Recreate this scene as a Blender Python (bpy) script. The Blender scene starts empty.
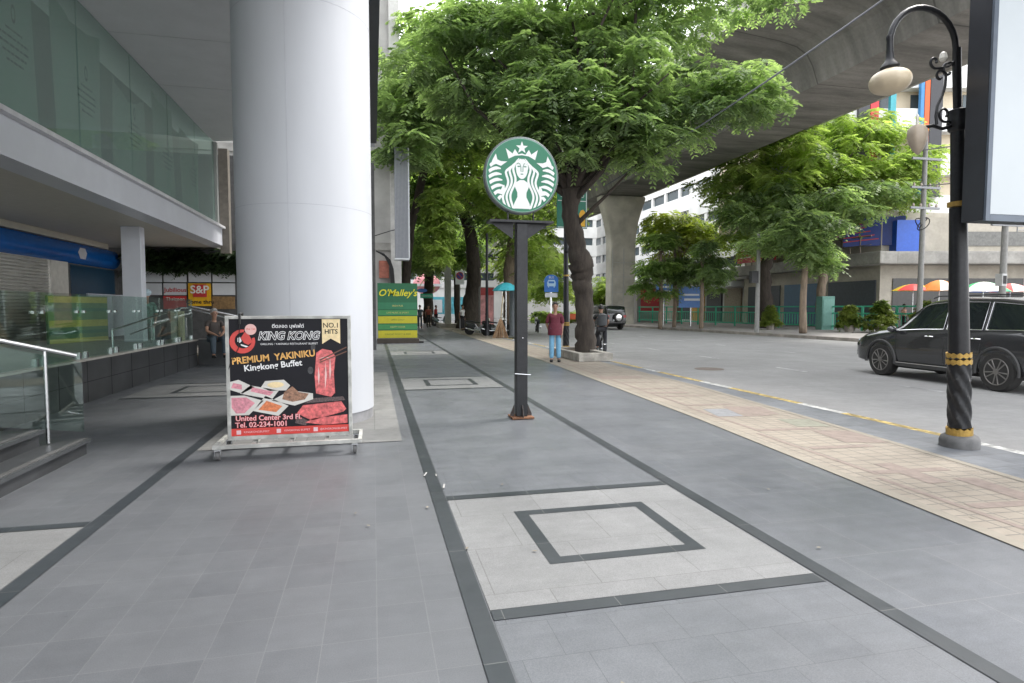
import bpy, bmesh, math, random
import numpy as np
from mathutils import Vector, Matrix
random.seed(7); RNG = np.random.default_rng(7)
PI = math.pi; R = math.radians
S = bpy.context.scene; C = bpy.data.collections.new('place'); S.collection.children.link(C)

# ------------------------------------------------------------------ camera
PITCH = math.atan(33.5/600); YAW = math.atan(139/600*math.cos(PITCH)); EYE = 1.5
cd = bpy.data.cameras.new('camera'); cam = bpy.data.objects.new('camera', cd); S.collection.objects.link(cam)
cd.sensor_width = 36; cd.lens = 600/1024*36; cd.clip_start = .05; cd.clip_end = 3000
cam.location = (0, 0, EYE); cam.rotation_euler = (PI/2 - PITCH, 0, -YAW)
S.camera = cam
S.render.resolution_x = 1024; S.render.resolution_y = 683
# ------------------------------------------------------------------ world and sun
SUN_EL, SUN_AZ = R(58), R(70)          # azimuth measured from +Y towards +X
w = bpy.data.worlds.new('World'); S.world = w; w.use_nodes = True
nt = w.node_tree; nt.nodes.clear()
sky = nt.nodes.new('ShaderNodeTexSky'); sky.sky_type = 'NISHITA'; sky.sun_disc = False
sky.sun_elevation = SUN_EL; sky.sun_rotation = SUN_AZ; sky.air_density = 1.0; sky.dust_density = 4.0
mx = nt.nodes.new('ShaderNodeMixRGB'); mx.inputs[0].default_value = .8; mx.inputs[2].default_value = (9.3, 9.4, 9.6, 1)
bg = nt.nodes.new('ShaderNodeBackground'); bg.inputs[1].default_value = .13
wo = nt.nodes.new('ShaderNodeOutputWorld')
nt.links.new(sky.outputs[0], mx.inputs[1]); nt.links.new(mx.outputs[0], bg.inputs[0]); nt.links.new(bg.outputs[0], wo.inputs[0])
sd = bpy.data.lights.new('sun', 'SUN'); so = bpy.data.objects.new('sun', sd); S.collection.objects.link(so)
sd.energy = 1.1; sd.angle = R(14); sd.color = (1, .96, .9)
sv = Vector((math.sin(SUN_AZ)*math.cos(SUN_EL), math.cos(SUN_AZ)*math.cos(SUN_EL), math.sin(SUN_EL)))
so.rotation_euler = sv.to_track_quat('Z', 'Y').to_euler(); so.location = (0, 0, 60)
S.view_settings.view_transform = 'Standard'; S.view_settings.look = 'None'; S.view_settings.gamma = 1
S.view_settings.exposure = 1.76
S.cycles.max_bounces = 7; S.cycles.transparent_max_bounces = 16

# ------------------------------------------------------------------ pixel helper: a point of the photo at depth Y, X or height z
_F = Vector((math.sin(YAW)*math.cos(PITCH), math.cos(YAW)*math.cos(PITCH), -math.sin(PITCH)))
_R = Vector((math.cos(YAW), -math.sin(YAW), 0)); _U = _R.cross(_F)
def ray(px, py): return _R*((px-512)/600) + _U*(-(py-341.5)/600) + _F
def at(px, py, Y=None, X=None, z=None):
    d = ray(px, py)
    t = Y/d.y if Y is not None else X/d.x if X is not None else (z-EYE)/d.z
    return Vector((d.x*t, d.y*t, EYE + d.z*t))

# ------------------------------------------------------------------ materials
MATS = {}
def N(nt, t, **kw):
    n = nt.nodes.new(t)
    for k, v in kw.items(): setattr(n, k, v)
    return n
def col4(c): return (c[0], c[1], c[2], 1)
def mat(name, c=(.5, .5, .5), rough=.6, metal=0, var=.12, scale=6., bump=0., bscale=60., coat=0., stain=0., sscale=1.2, spec=.5, stretch=None, emit=None):
    if name in MATS: return MATS[name]
    m = bpy.data.materials.new(name); m.use_nodes = True; t = m.node_tree; b = t.nodes['Principled BSDF']
    b.inputs['Roughness'].default_value = rough; b.inputs['Metallic'].default_value = metal
    b.inputs['Coat Weight'].default_value = coat; b.inputs['Specular IOR Level'].default_value = spec
    b.inputs['Coat Roughness'].default_value = .05
    tc = N(t, 'ShaderNodeTexCoord'); mp = N(t, 'ShaderNodeMapping'); t.links.new(tc.outputs['Object'], mp.inputs[0])
    if stretch: mp.inputs['Scale'].default_value = stretch
    if var > 0 or stain > 0:
        n1 = N(t, 'ShaderNodeTexNoise'); n1.inputs['Scale'].default_value = scale; n1.inputs['Detail'].default_value = 6
        n1.inputs['Roughness'].default_value = .65; t.links.new(mp.outputs[0], n1.inputs[0])
        r1 = N(t, 'ShaderNodeValToRGB'); e = r1.color_ramp.elements; e[0].position = .3; e[1].position = .72
        e[0].color = col4([x*(1-var) for x in c]); e[1].color = col4([min(1, x*(1+var)) for x in c])
        t.links.new(n1.outputs[0], r1.inputs[0]); out = r1.outputs[0]
        if stain > 0:
            n2 = N(t, 'ShaderNodeTexNoise'); n2.inputs['Scale'].default_value = sscale; n2.inputs['Detail'].default_value = 8
            t.links.new(mp.outputs[0], n2.inputs[0]); r2 = N(t, 'ShaderNodeValToRGB'); e = r2.color_ramp.elements
            e[0].position = .42; e[1].position = .62; e[0].color = (1-stain,)*3+(1,); e[1].color = (1, 1, 1, 1)
            t.links.new(n2.outputs[0], r2.inputs[0]); mu = N(t, 'ShaderNodeMixRGB', blend_type='MULTIPLY'); mu.inputs[0].default_value = 1
            t.links.new(out, mu.inputs[1]); t.links.new(r2.outputs[0], mu.inputs[2]); out = mu.outputs[0]
        t.links.new(out, b.inputs['Base Color'])
    else: b.inputs['Base Color'].default_value = col4(c)
    if emit: b.inputs['Emission Color'].default_value = col4(emit[0]); b.inputs['Emission Strength'].default_value = emit[1]
    if bump > 0:
        n3 = N(t, 'ShaderNodeTexNoise'); n3.inputs['Scale'].default_value = bscale; n3.inputs['Detail'].default_value = 5
        t.links.new(mp.outputs[0], n3.inputs[0]); bp = N(t, 'ShaderNodeBump'); bp.inputs['Strength'].default_value = bump
        bp.inputs['Distance'].default_value = .02; t.links.new(n3.outputs[0], bp.inputs['Height']); t.links.new(bp.outputs[0], b.inputs['Normal'])
    MATS[name] = m; return m

def tile_mat(name, c1, c2, mortar, bw, bh, ms, off=.5, rough=(.35, .6), var=.18, gran=0., ox=0., oy=0., rot=0., clean=0.0, bump=.25, bands=None):
    m = bpy.data.materials.new(name); m.use_nodes = True; t = m.node_tree; b = t.nodes['Principled BSDF']; L = t.links.new
    ge = N(t, 'ShaderNodeNewGeometry'); mp = N(t, 'ShaderNodeMapping'); L(ge.outputs['Position'], mp.inputs[0])
    mp.inputs['Location'].default_value = (ox, oy, 0); mp.inputs['Rotation'].default_value = (0, 0, rot)
    br = N(t, 'ShaderNodeTexBrick'); br.offset = off; br.squash = 1; L(mp.outputs[0], br.inputs[0])
    br.inputs['Color1'].default_value = col4(c1); br.inputs['Color2'].default_value = col4(c2); br.inputs['Mortar'].default_value = col4(mortar)
    br.inputs['Scale'].default_value = 1; br.inputs['Brick Width'].default_value = bw; br.inputs['Row Height'].default_value = bh
    br.inputs['Mortar Size'].default_value = ms; br.inputs['Mortar Smooth'].default_value = .3; br.inputs['Bias'].default_value = 0
    out = br.outputs['Color']
    def noise(sc, det=6, src=None):
        n = N(t, 'ShaderNodeTexNoise'); n.inputs['Scale'].default_value = sc; n.inputs['Detail'].default_value = det
        n.inputs['Roughness'].default_value = .65; L(src or ge.outputs['Position'], n.inputs[0]); return n
    def ramp(src, a, b2, v0, v1):
        r = N(t, 'ShaderNodeMapRange'); r.inputs['From Min'].default_value = a; r.inputs['From Max'].default_value = b2
        r.inputs['To Min'].default_value = v0; r.inputs['To Max'].default_value = v1; L(src, r.inputs['Value']); return r.outputs[0]
    def mul(x, fac):
        mu = N(t, 'ShaderNodeVectorMath', operation='SCALE'); L(x, mu.inputs[0]); L(fac, mu.inputs['Scale']); return mu.outputs[0]
    big = noise(.7, 8); out = mul(out, ramp(big.outputs[0], .3, .7, 1-var, 1+var))
    mid = noise(7, 8); out = mul(out, ramp(mid.outputs[0], .3, .7, 1-var*.6, 1+var*.6))
    # dirt streaks stretched along the walkway
    ms2 = N(t, 'ShaderNodeMapping'); ms2.inputs['Scale'].default_value = (.6, 6, 1); L(ge.outputs['Position'], ms2.inputs[0])
    st = noise(2.0, 6, ms2.outputs[0]); out = mul(out, ramp(st.outputs[0], .35, .7, 1-var*.5, 1+var*.35))
    if gran > 0:
        gr = noise(170, 2); out = mul(out, ramp(gr.outputs[0], .35, .65, 1-gran, 1+gran))
    # small spots of gum and paint
    vo = N(t, 'ShaderNodeTexVoronoi'); vo.inputs['Scale'].default_value = 2.3; L(ge.outputs['Position'], vo.inputs[0])
    sp = ramp(vo.outputs['Distance'], .012, .024, .78, 1.0); out = mul(out, sp)
    vo2 = N(t, 'ShaderNodeTexVoronoi'); vo2.inputs['Scale'].default_value = 1.1; mp3 = N(t, 'ShaderNodeMapping'); mp3.inputs['Location'].default_value = (5.3, 2.2, 0)
    L(ge.outputs['Position'], mp3.inputs[0]); L(mp3.outputs[0], vo2.inputs[0]); out = mul(out, ramp(vo2.outputs['Distance'], .008, .015, 1.35, 1.0))
    if bands:
        bc, bscale = bands
        wv = N(t, 'ShaderNodeTexWave'); wv.wave_profile = 'SAW'; wv.bands_direction = 'DIAGONAL'; wv.inputs['Scale'].default_value = bscale
        L(mp.outputs[0], wv.inputs[0]); f = ramp(wv.outputs[0], .86, .88, 0, .75); mxn = N(t, 'ShaderNodeMixRGB'); L(f, mxn.inputs[0]); L(out, mxn.inputs[1]); mxn.inputs[2].default_value = col4(bc); out = mxn.outputs[0]
    L(out, b.inputs['Base Color'])
    rn = noise(1.6, 7); L(ramp(rn.outputs[0], .35, .68, rough[0], rough[1]), b.inputs['Roughness'])
    bp = N(t, 'ShaderNodeBump'); bp.inputs['Strength'].default_value = bump; bp.inputs['Distance'].default_value = .004
    inv = N(t, 'ShaderNodeMath', operation='SUBTRACT'); inv.inputs[0].default_value = 1; L(br.outputs['Fac'], inv.inputs[1])
    ad = N(t, 'ShaderNodeMath', operation='MULTIPLY_ADD'); L(noise(25, 5).outputs[0], ad.inputs[0]); ad.inputs[1].default_value = .35; L(inv.outputs[0], ad.inputs[2])
    L(ad.outputs[0], bp.inputs['Height']); L(bp.outputs[0], b.inputs['Normal'])
    MATS[name] = m; return m

def glass_mat(name, tint, refl=.08, rough=.02, milk=0.):
    if name in MATS: return MATS[name]
    m = bpy.data.materials.new(name); m.use_nodes = True; t = m.node_tree; t.nodes.clear(); L = t.links.new
    o = N(t, 'ShaderNodeOutputMaterial'); tr = N(t, 'ShaderNodeBsdfTransparent'); tr.inputs[0].default_value = col4(tint)
    gl = N(t, 'ShaderNodeBsdfGlossy'); gl.inputs['Roughness'].default_value = rough; gl.inputs[0].default_value = (.95, 1, .98, 1)
    lw = N(t, 'ShaderNodeLayerWeight'); lw.inputs[0].default_value = .5; fr = N(t, 'ShaderNodeMath', operation='POWER'); L(lw.outputs['Facing'], fr.inputs[0]); fr.inputs[1].default_value = 5
    mx = N(t, 'ShaderNodeMixShader'); ad = N(t, 'ShaderNodeMath', operation='ADD'); ad.use_clamp = True; L(fr.outputs[0], ad.inputs[0]); ad.inputs[1].default_value = refl
    L(ad.outputs[0], mx.inputs[0]); L(tr.outputs[0], mx.inputs[1]); L(gl.outputs[0], mx.inputs[2]); src = mx.outputs[0]
    if milk > 0:
        df = N(t, 'ShaderNodeBsdfDiffuse'); df.inputs[0].default_value = (.46, .53, .51, 1); m2 = N(t, 'ShaderNodeMixShader'); m2.inputs[0].default_value = milk
        L(src, m2.inputs[1]); L(df.outputs[0], m2.inputs[2]); src = m2.outputs[0]
    L(src, o.inputs[0]); MATS[name] = m; return m

def leaf_mat(name, dark, light, trans=.45):
    if name in MATS: return MATS[name]
    m = bpy.data.materials.new(name); m.use_nodes = True; t = m.node_tree; t.nodes.clear(); L = t.links.new
    o = N(t, 'ShaderNodeOutputMaterial'); ge = N(t, 'ShaderNodeNewGeometry'); r = N(t, 'ShaderNodeValToRGB')
    e = r.color_ramp.elements; e[0].color = col4(dark); e[1].color = col4(light); e[0].position = .05; e[1].position = .95
    n = N(t, 'ShaderNodeTexNoise'); n.inputs['Scale'].default_value = .55; n.inputs['Detail'].default_value = 3; L(ge.outputs['Position'], n.inputs[0])
    ad = N(t, 'ShaderNodeMath', operation='MULTIPLY_ADD'); L(ge.outputs['Random Per Island'], ad.inputs[0]); ad.inputs[1].default_value = .45
    sb = N(t, 'ShaderNodeMapRange'); sb.inputs['From Min'].default_value = .35; sb.inputs['From Max'].default_value = .65; sb.inputs['To Max'].default_value = .6; L(n.outputs[0], sb.inputs[0])
    L(sb.outputs[0], ad.inputs[2]); L(ad.outputs[0], r.inputs[0])
    p = N(t, 'ShaderNodeBsdfPrincipled'); p.inputs['Roughness'].default_value = .45; p.inputs['Specular IOR Level'].default_value = .4; L(r.outputs[0], p.inputs['Base Color'])
    tl = N(t, 'ShaderNodeBsdfTranslucent'); g = N(t, 'ShaderNodeMixRGB', blend_type='MULTIPLY'); g.inputs[0].default_value = 1
    L(r.outputs[0], g.inputs[1]); g.inputs[2].default_value = (1.65, 1.8, .95, 1); L(g.outputs[0], tl.inputs[0])
    mx = N(t, 'ShaderNodeMixShader'); mx.inputs[0].default_value = trans; L(p.outputs[0], mx.inputs[1]); L(tl.outputs[0], mx.inputs[2]); L(mx.outputs[0], o.inputs[0])
    MATS[name] = m; return m

# ------------------------------------------------------------------ object helpers
OFF = {}
def tag(o, label=None, cat=None, group=None, kind=None):
    if label: o['label'] = label
    if cat: o['category'] = cat
    if group: o['group'] = group
    if kind: o['kind'] = kind
    return o
def thing(name, label, cat, loc=(0, 0, 0), rz=0, group=None):
    o = bpy.data.objects.new(name, None); C.objects.link(o); o.location = loc; o.rotation_euler = (0, 0, rz)
    o.empty_display_size = .2; OFF[o.name] = Vector(loc); return tag(o, label, cat, group)
def copy_tree(o, parent=None):
    c = o.copy(); C.objects.link(c); c.parent = parent
    for ch in list(o.children): copy_tree(ch, c)
    return c
def fr(o, u, v):                      # 2-D frame: origin, U, V
    return (Vector(o), Vector(u).normalized(), Vector(v).normalized())
class MB:
    def __init__(s): s.v = []; s.f = []
    def add(s, vs, fs):
        n = len(s.v); s.v += [tuple(x) for x in vs]; s.f += [tuple(i+n for i in f) for f in fs]; return s
    def box(s, x0, x1, y0, y1, z0, z1):
        return s.add([(x0,y0,z0),(x1,y0,z0),(x1,y1,z0),(x0,y1,z0),(x0,y0,z1),(x1,y0,z1),(x1,y1,z1),(x0,y1,z1)],
                     [(0,3,2,1),(4,5,6,7),(0,1,5,4),(1,2,6,5),(2,3,7,6),(3,0,4,7)])
    def obox(s, F, u0, u1, v0, v1, w0, w1):     # box in a frame, w along U x V
        o, U, V = F; W = U.cross(V); g = lambda a, b, c: o+U*a+V*b+W*c
        return s.add([g(u0,v0,w0),g(u1,v0,w0),g(u1,v1,w0),g(u0,v1,w0),g(u0,v0,w1),g(u1,v0,w1),g(u1,v1,w1),g(u0,v1,w1)],
                     [(0,3,2,1),(4,5,6,7),(0,1,5,4),(1,2,6,5),(2,3,7,6),(3,0,4,7)])
    def poly(s, F, pts, w=0.):
        o, U, V = F; W = U.cross(V); return s.add([o+U*a+V*b+W*w for a, b in pts], [tuple(range(len(pts)))])
    def slab(s, F, pts, w0, w1):                # extruded polygon
        o, U, V = F; W = U.cross(V); n = len(pts)
        vs = [o+U*a+V*b+W*w0 for a, b in pts]+[o+U*a+V*b+W*w1 for a, b in pts]
        return s.add(vs, [tuple(range(n))[::-1], tuple(range(n, 2*n))]+[(i, (i+1) % n, (i+1) % n+n, i+n) for i in range(n)])
    def sheet(s, pts, z): return s.add([(x, y, z) for x, y in pts], [tuple(range(len(pts)))])
    def tube(s, path, r, n=8, cap=True):
        P = [Vector(p) for p in path]; rr = r if isinstance(r, (list, tuple)) else [r]*len(P)
        vs = []; ref = None
        for i, p in enumerate(P):
            d = (P[min(i+1, len(P)-1)]-P[max(i-1, 0)]).normalized()
            if ref is None: ref = Vector((1, 0, 0)) if abs(d.x) < .9 else Vector((0, 1, 0))
            a = (ref-d*ref.dot(d)).normalized(); ref = a; b = d.cross(a)
            for k in range(n): t = 2*PI*k/n; vs.append(p+(a*math.cos(t)+b*math.sin(t))*rr[i])
        fs = [(i*n+k, i*n+(k+1) % n, (i+1)*n+(k+1) % n, (i+1)*n+k) for i in range(len(P)-1) for k in range(n)]
        if cap: fs += [tuple(range(n))[::-1], tuple(range((len(P)-1)*n, len(P)*n))]
        return s.add(vs, fs)
    def lathe(s, c, prof, n=24, axis='z', sx=1, sy=1):
        c = Vector(c); vs = []
        for r, h in prof:
            for k in range(n):
                t = 2*PI*k/n; a, b = r*math.cos(t)*sx, r*math.sin(t)*sy
                vs.append(c+(Vector((a, b, h)) if axis == 'z' else Vector((a, h, b)) if axis == 'y' else Vector((h, a, b))))
        m = len(prof)
        fs = [(i*n+k, i*n+(k+1) % n, (i+1)*n+(k+1) % n, (i+1)*n+k) for i in range(m-1) for k in range(n)]
        fs += [tuple(range(n))[::-1], tuple(range((m-1)*n, m*n))]
        return s.add(vs, fs)
    def ball(s, c, rx, ry=None, rz=None, n=12, m=8):
        ry = ry or rx; rz = rz or rx; c = Vector(c)
        prof = [(math.sin(PI*i/m), -math.cos(PI*i/m)) for i in range(m+1)]; prof[0] = (1e-3, -1); prof[-1] = (1e-3, 1)
        vs = [c+Vector((r*math.cos(2*PI*k/n)*rx, r*math.sin(2*PI*k/n)*ry, h*rz)) for r, h in prof for k in range(n)]
        return s.add(vs, [(i*n+k, i*n+(k+1) % n, (i+1)*n+(k+1) % n, (i+1)*n+k) for i in range(m) for k in range(n)])
    def build(s, name, m, parent=None, world=False, smooth=False, bevel=0., sub=0, norm=True, auto=None):
        me = bpy.data.meshes.new(name); V = s.v
        if parent and world:
            o_ = OFF[parent.name]; V = [(x-o_.x, y-o_.y, z-o_.z) for x, y, z in V]
        me.from_pydata(V, [], s.f)
        o = bpy.data.objects.new(name, me); C.objects.link(o); me.materials.append(m if not isinstance(m, str) else MATS[m])
        if norm or bevel:
            bm = bmesh.new(); bm.from_mesh(me)
            if norm: bmesh.ops.recalc_face_normals(bm, faces=bm.faces)
            if bevel: bmesh.ops.bevel(bm, geom=[e for e in bm.edges if e.calc_face_angle(0) > .5], offset=bevel, segments=2, affect='EDGES', profile=.6)
            bm.to_mesh(me); bm.free()
        if smooth:
            for p in me.polygons: p.use_smooth = True
        if auto or (smooth and auto is None):
            try: me.set_sharp_from_angle(angle=R(auto or 40))
            except Exception: pass
        if parent: o.parent = parent; OFF[o.name] = OFF.get(parent.name, Vector())
        return o
def struct(name, mb, m, **k): return tag(mb.build(name, m, **k), kind='structure')

def text(name, s, size, F, m, parent, w=.002, align='CENTER', shear=0., sx=1., bold=0.):
    cu = bpy.data.curves.new('t', 'FONT'); cu.body = s; cu.size = size; cu.align_x = align; cu.align_y = 'CENTER'; cu.shear = shear
    cu.offset = bold*size; cu.resolution_u = 3
    t = bpy.data.objects.new('t', cu); S.collection.objects.link(t); bpy.context.view_layer.update()
    me = bpy.data.meshes.new_from_object(t.evaluated_get(bpy.context.evaluated_depsgraph_get()))
    bpy.data.objects.remove(t); bpy.data.curves.remove(cu)
    o_, U, V = F; W = U.cross(V); off = OFF.get(parent.name, Vector())
    for v in me.vertices:
        v.co = o_+U*(v.co.x*sx)+V*v.co.y+W*w-off
    me.materials.clear(); me.materials.append(m); me.name = name
    o = bpy.data.objects.new(name, me); C.objects.link(o); o.parent = parent; OFF[o.name] = off; return o

def skin(name, joints, edges, m, parent=None, sub=2, smooth=True):
    """joints: list of ((x,y,z), rx, ry) ; first is the root. Continuous tapered surface."""
    me = bpy.data.meshes.new('sk'); me.from_pydata([j[0] for j in joints], edges, [])
    o = bpy.data.objects.new('sk', me); S.collection.objects.link(o)
    sk = o.modifiers.new('s', 'SKIN'); sk.use_smooth_shade = True; ss = o.modifiers.new('b', 'SUBSURF'); ss.levels = sub; ss.render_levels = sub
    for i, j in enumerate(joints):
        d = me.skin_vertices[0].data[i]; d.radius = (j[1], j[2] if len(j) > 2 else j[1]); d.use_root = (i == 0)
    bpy.context.view_layer.update()
    e = bpy.data.meshes.new_from_object(o.evaluated_get(bpy.context.evaluated_depsgraph_get()))
    bpy.data.objects.remove(o); bpy.data.meshes.remove(me)
    e.name = name; e.materials.clear(); e.materials.append(m)
    for p in e.polygons: p.use_smooth = True
    q = bpy.data.objects.new(name, e); C.objects.link(q)
    if parent: q.parent = parent; OFF[q.name] = OFF.get(parent.name, Vector())
    return q
def boolean_cut(o, cutters):
    for mb in cutters:
        c = mb.build('cut', 'black_rubber', smooth=False)
        md = o.modifiers.new('b', 'BOOLEAN'); md.operation = 'DIFFERENCE'; md.object = c; md.solver = 'EXACT'
        bpy.context.view_layer.update()
        me = bpy.data.meshes.new_from_object(o.evaluated_get(bpy.context.evaluated_depsgraph_get()))
        o.modifiers.clear(); old = o.data; o.data = me; bpy.data.meshes.remove(old); bpy.data.objects.remove(c)

# ------------------------------------------------------------------ shared materials
white_paint = mat('white_paint', (.66, .68, .74), .35, var=.03, scale=3, stain=.05, sscale=.8)
column_paint = mat('column_paint', (.54, .555, .585), .5, var=.03, scale=1.5, stain=.07, sscale=.7, stretch=(1, 1, .25))
soffit_paint = mat('soffit_paint', (.58, .59, .61), .6, var=.05, scale=2)
steel = mat('steel', (.62, .63, .64), .25, 1, var=.05)
black_metal = mat('black_metal', (.022, .023, .026), .38, .3, var=.3, scale=20, bump=.1, stain=.3)
black_rubber = mat('black_rubber', (.02, .02, .02), .7, var=.2)
gold = mat('gold_paint', (.42, .27, .07), .45, .5, var=.25, scale=25)
concrete = mat('concrete', (.34, .33, .30), .85, var=.15, scale=3, bump=.3, bscale=25, stain=.3, sscale=.8)
dark_concrete = mat('dark_concrete', (.20, .18, .158), .9, var=.22, scale=1.2, bump=.2, bscale=8, stain=.4, sscale=.35)
bark = mat('bark', (.052, .042, .034), .95, var=.45, scale=7, bump=1, bscale=14, stretch=(1, 1, .25))
bark_pale = mat('bark_pale', (.20, .155, .115), .95, var=.4, scale=7, bump=.8, bscale=14, stretch=(1, 1, .25))
leaf_a = leaf_mat('leaf_green', (.10, .15, .08), (.31, .395, .205), .55)
leaf_d = leaf_mat('leaf_dark', (.075, .125, .05), (.26, .35, .12), .55)
leaf_b = leaf_mat('leaf_bright', (.15, .22, .07), (.42, .49, .18), .58)
leaf_y = leaf_mat('leaf_yellow', (.14, .2, .03), (.36, .4, .09), .5)
dark_panel = mat('dark_panel', (.02, .021, .025), .3, var=.2)
# ================================================================== SETTING
# tiles
M_left = tile_mat('paving_left', (.112,.118,.128), (.097,.103,.113), (.135,.141,.149), .3, .24, .0025, off=0, rough=(.38,.58), rot=PI/2, ox=.02, var=.09, gran=.12, bump=.1)
M_mid = tile_mat('paving_mid', (.118,.126,.139), (.108,.116,.129), (.072,.077,.084), .30, .30, .002, off=.35, rough=(.33,.55), var=.12, gran=.16, bump=.1)
M_right = tile_mat('paving_right', (.115,.123,.137), (.128,.135,.148), (.17,.175,.182), .60, .60, .003, off=.5, rough=(.30,.42), var=.16, gran=.16, bump=.1)
M_strip = tile_mat('strip_granite', (.027,.033,.039), (.034,.040,.046), (.10,.105,.105), 1.2, .60, .003, off=0, rough=(.35,.5), var=.12, rot=PI/2)
M_panel = tile_mat('light_granite', (.192,.195,.198), (.178,.181,.184), (.125,.125,.125), .6, .6, .003, off=.5, rough=(.4,.6), gran=.18, var=.12)
M_pale = tile_mat('pale_concrete', (.195,.195,.19), (.175,.175,.17), (.11,.11,.11), 1.5, 1.5, .006, rough=(.5,.75), gran=.12, var=.2)
M_tan = tile_mat('tan_blocks', (.275,.24,.195), (.245,.212,.172), (.155,.14,.12), .20, .125, .008, off=0, rough=(.6,.8), rot=R(3), var=.14)
M_edge = tile_mat('kerb_side_paving', (.125,.135,.15), (.155,.165,.18), (.09,.09,.095), .4, .4, .005, rough=(.45,.65), var=.2)
M_asph = tile_mat('asphalt', (.24,.238,.235), (.24,.238,.235), (.24,.238,.235), 50, 50, 0, rough=(.75,.9), gran=.25, var=.13, bump=.1)
M_far = tile_mat('far_paving', (.30,.28,.27), (.25,.235,.225), (.16,.16,.16), .4, .4, .008, rough=(.7,.9), var=.15)
yellow_paint = mat('yellow_paint', (.50,.37,.12), .7, var=.35, scale=14, stain=.55, sscale=7)
road_white = mat('road_white', (.56,.56,.54), .7, var=.3, scale=14, stain=.5, sscale=7)

KX = 6.58
struct('ground', MB().sheet([(-400,-100),(500,-100),(500,900),(-400,900)], -.30), mat('ground_soil', (.2,.19,.17), .95))
struct('road', MB().sheet([(KX-.02,-20),(27,-20),(23,25),(21.3,45),(20.5,140),(20,400),(KX-.02,400)], -.13), M_asph)
far_kerb = [(26.5,-20),(23.6,12),(22.8,24),(22.0,34),(21.2,45),(20.3,75),(19.6,140)]
struct('pavement', MB().box(-20, 2.5, -8, 400, -.25, 0), M_left)
struct('pavement_middle', MB().sheet([(.545,-8),(2.435,-8),(2.435,130),(.545,130)], .002), M_mid)
struct('pavement_street_side', MB().box(2.501, KX-.13, -8, 400, -.25, .001), M_right)
LE = [(3.7,-8),(3.84,1),(3.9,2.8),(4.25,7.2),(4.5,12),(4.68,16.6),(4.85,30),(4.9,90)]
RE = [(5.1,-8),(5.4,2),(5.52,4.0),(5.82,7.2),(6.08,10.4),(6.15,15.5),(6.18,30),(6.2,90)]
struct('tan_paving_strip', MB().sheet(LE+RE[::-1], .005), M_tan)
struct('kerb_side_paving', MB().sheet(RE+[(KX-.131,90),(KX-.131,-8)], .0055), M_edge)
border = mat('tan_border', (.245,.22,.18), .75, var=.12)
mb = MB()
for (a, b) in zip(LE[:-1], LE[1:]): mb.sheet([(a[0]-.0,a[1]),(a[0]+.11,a[1]),(b[0]+.11,b[1]),(b[0],b[1])], .0085)
for (a, b) in zip(RE[:-1], RE[1:]): mb.sheet([(a[0]-.09,a[1]),(a[0],a[1]),(b[0],b[1]),(b[0]-.09,b[1])], .0085)
struct('tan_strip_border', mb, border)
# inlaid patches in the tan strip
for nm, mm, pts in [('red_inlay', mat('red_block', (.225,.18,.155), .75, var=.2, scale=9), [[(5.0,7.45),(5.55,7.3),(5.7,7.95),(5.15,8.1)], [(5.1,5.6),(5.65,5.45),(5.72,6.1),(5.2,6.25)], [(4.75,9.6),(5.4,9.5),(5.4,9.7),(4.75,9.8)], [(4.7,11.8),(5.6,11.75),(5.6,12.2),(4.7,12.3)], [(4.6,4.1),(4.8,4.1),(4.86,4.75),(4.66,4.75)],[(4.9,3.6),(5.1,3.55),(5.15,4.15),(4.95,4.2)]]),
                    ('blue_inlay', mat('blue_block', (.20,.205,.215), .75, var=.2, scale=9), [[(4.62,7.35),(4.98,7.3),(5.1,7.9),(4.74,7.95)]]),
                    ('green_inlay', mat('green_block', (.215,.215,.17), .75, var=.2, scale=9), [[(5.2,6.5),(5.62,6.4),(5.7,6.9),(5.28,7.0)]])]:
    mb = MB()
    for q in pts: mb.sheet(q, .0075)
    struct(nm, mb, mm)
mb = MB()
for k in range(26):
    y = 1.6+k*.95; xl_ = float(np.interp(y, [p[1] for p in LE], [p[0] for p in LE])); w_ = 1.35
    mb.sheet([(xl_+.42,y),(xl_+1.15,y-.05),(xl_+1.15,y+.06),(xl_+.42,y+.11)], .0072)
    if k % 2: mb.sheet([(xl_+.35,y+.0),(xl_+.41,y+.0),(xl_+.46,y+1.8),(xl_+.40,y+1.8)], .0073)
struct('pink_inlay_lines', mb, mat('pink_block', (.225,.18,.155), .75, var=.2, scale=9))
# kerb with worn yellow and white paint
ky, kw = MB(), MB(); y = -8; k = 0
while y < 120:
    L_ = 1.0 if k % 2 else .9
    (kw if k % 3 == 1 else ky).box(KX-.13, KX, y, y+L_-.012, -.2, .006); y += L_; k += 1
struct('kerb_yellow_blocks', ky, yellow_paint); struct('kerb_white_blocks', kw, road_white)
mb = MB()
for a, b in zip(far_kerb[:-1], far_kerb[1:]):
    mb.add([(a[0],a[1],-.2),(a[0]+.25,a[1],-.2),(b[0]+.25,b[1],-.2),(b[0],b[1],-.2),(a[0],a[1],.03),(a[0]+.25,a[1],.03),(b[0]+.25,b[1],.03),(b[0],b[1],.03)],
           [(0,3,2,1),(4,5,6,7),(0,1,5,4),(1,2,6,5),(2,3,7,6),(3,0,4,7)])
struct('far_kerb', mb, mat('kerb_stone', (.26,.235,.21), .9, var=.25, scale=3, stain=.3))
struct('far_pavement', MB().add([(x+.25,y,.02) for x, y in far_kerb]+[(90,140,.02),(90,-20,.02)], [tuple(range(len(far_kerb)+2))]), M_far)
mb = MB()
for X in (10.78, 14.92):
    y0 = {10.78: 1.3, 14.92: 2.9}[X]
    for k in range(26): mb.sheet([(X-.06,y0+4*k-.1),(X+.06,y0+4*k-.1),(X+.06,y0+4*k+1.1),(X-.06,y0+4*k+1.1)], -.126)
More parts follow.
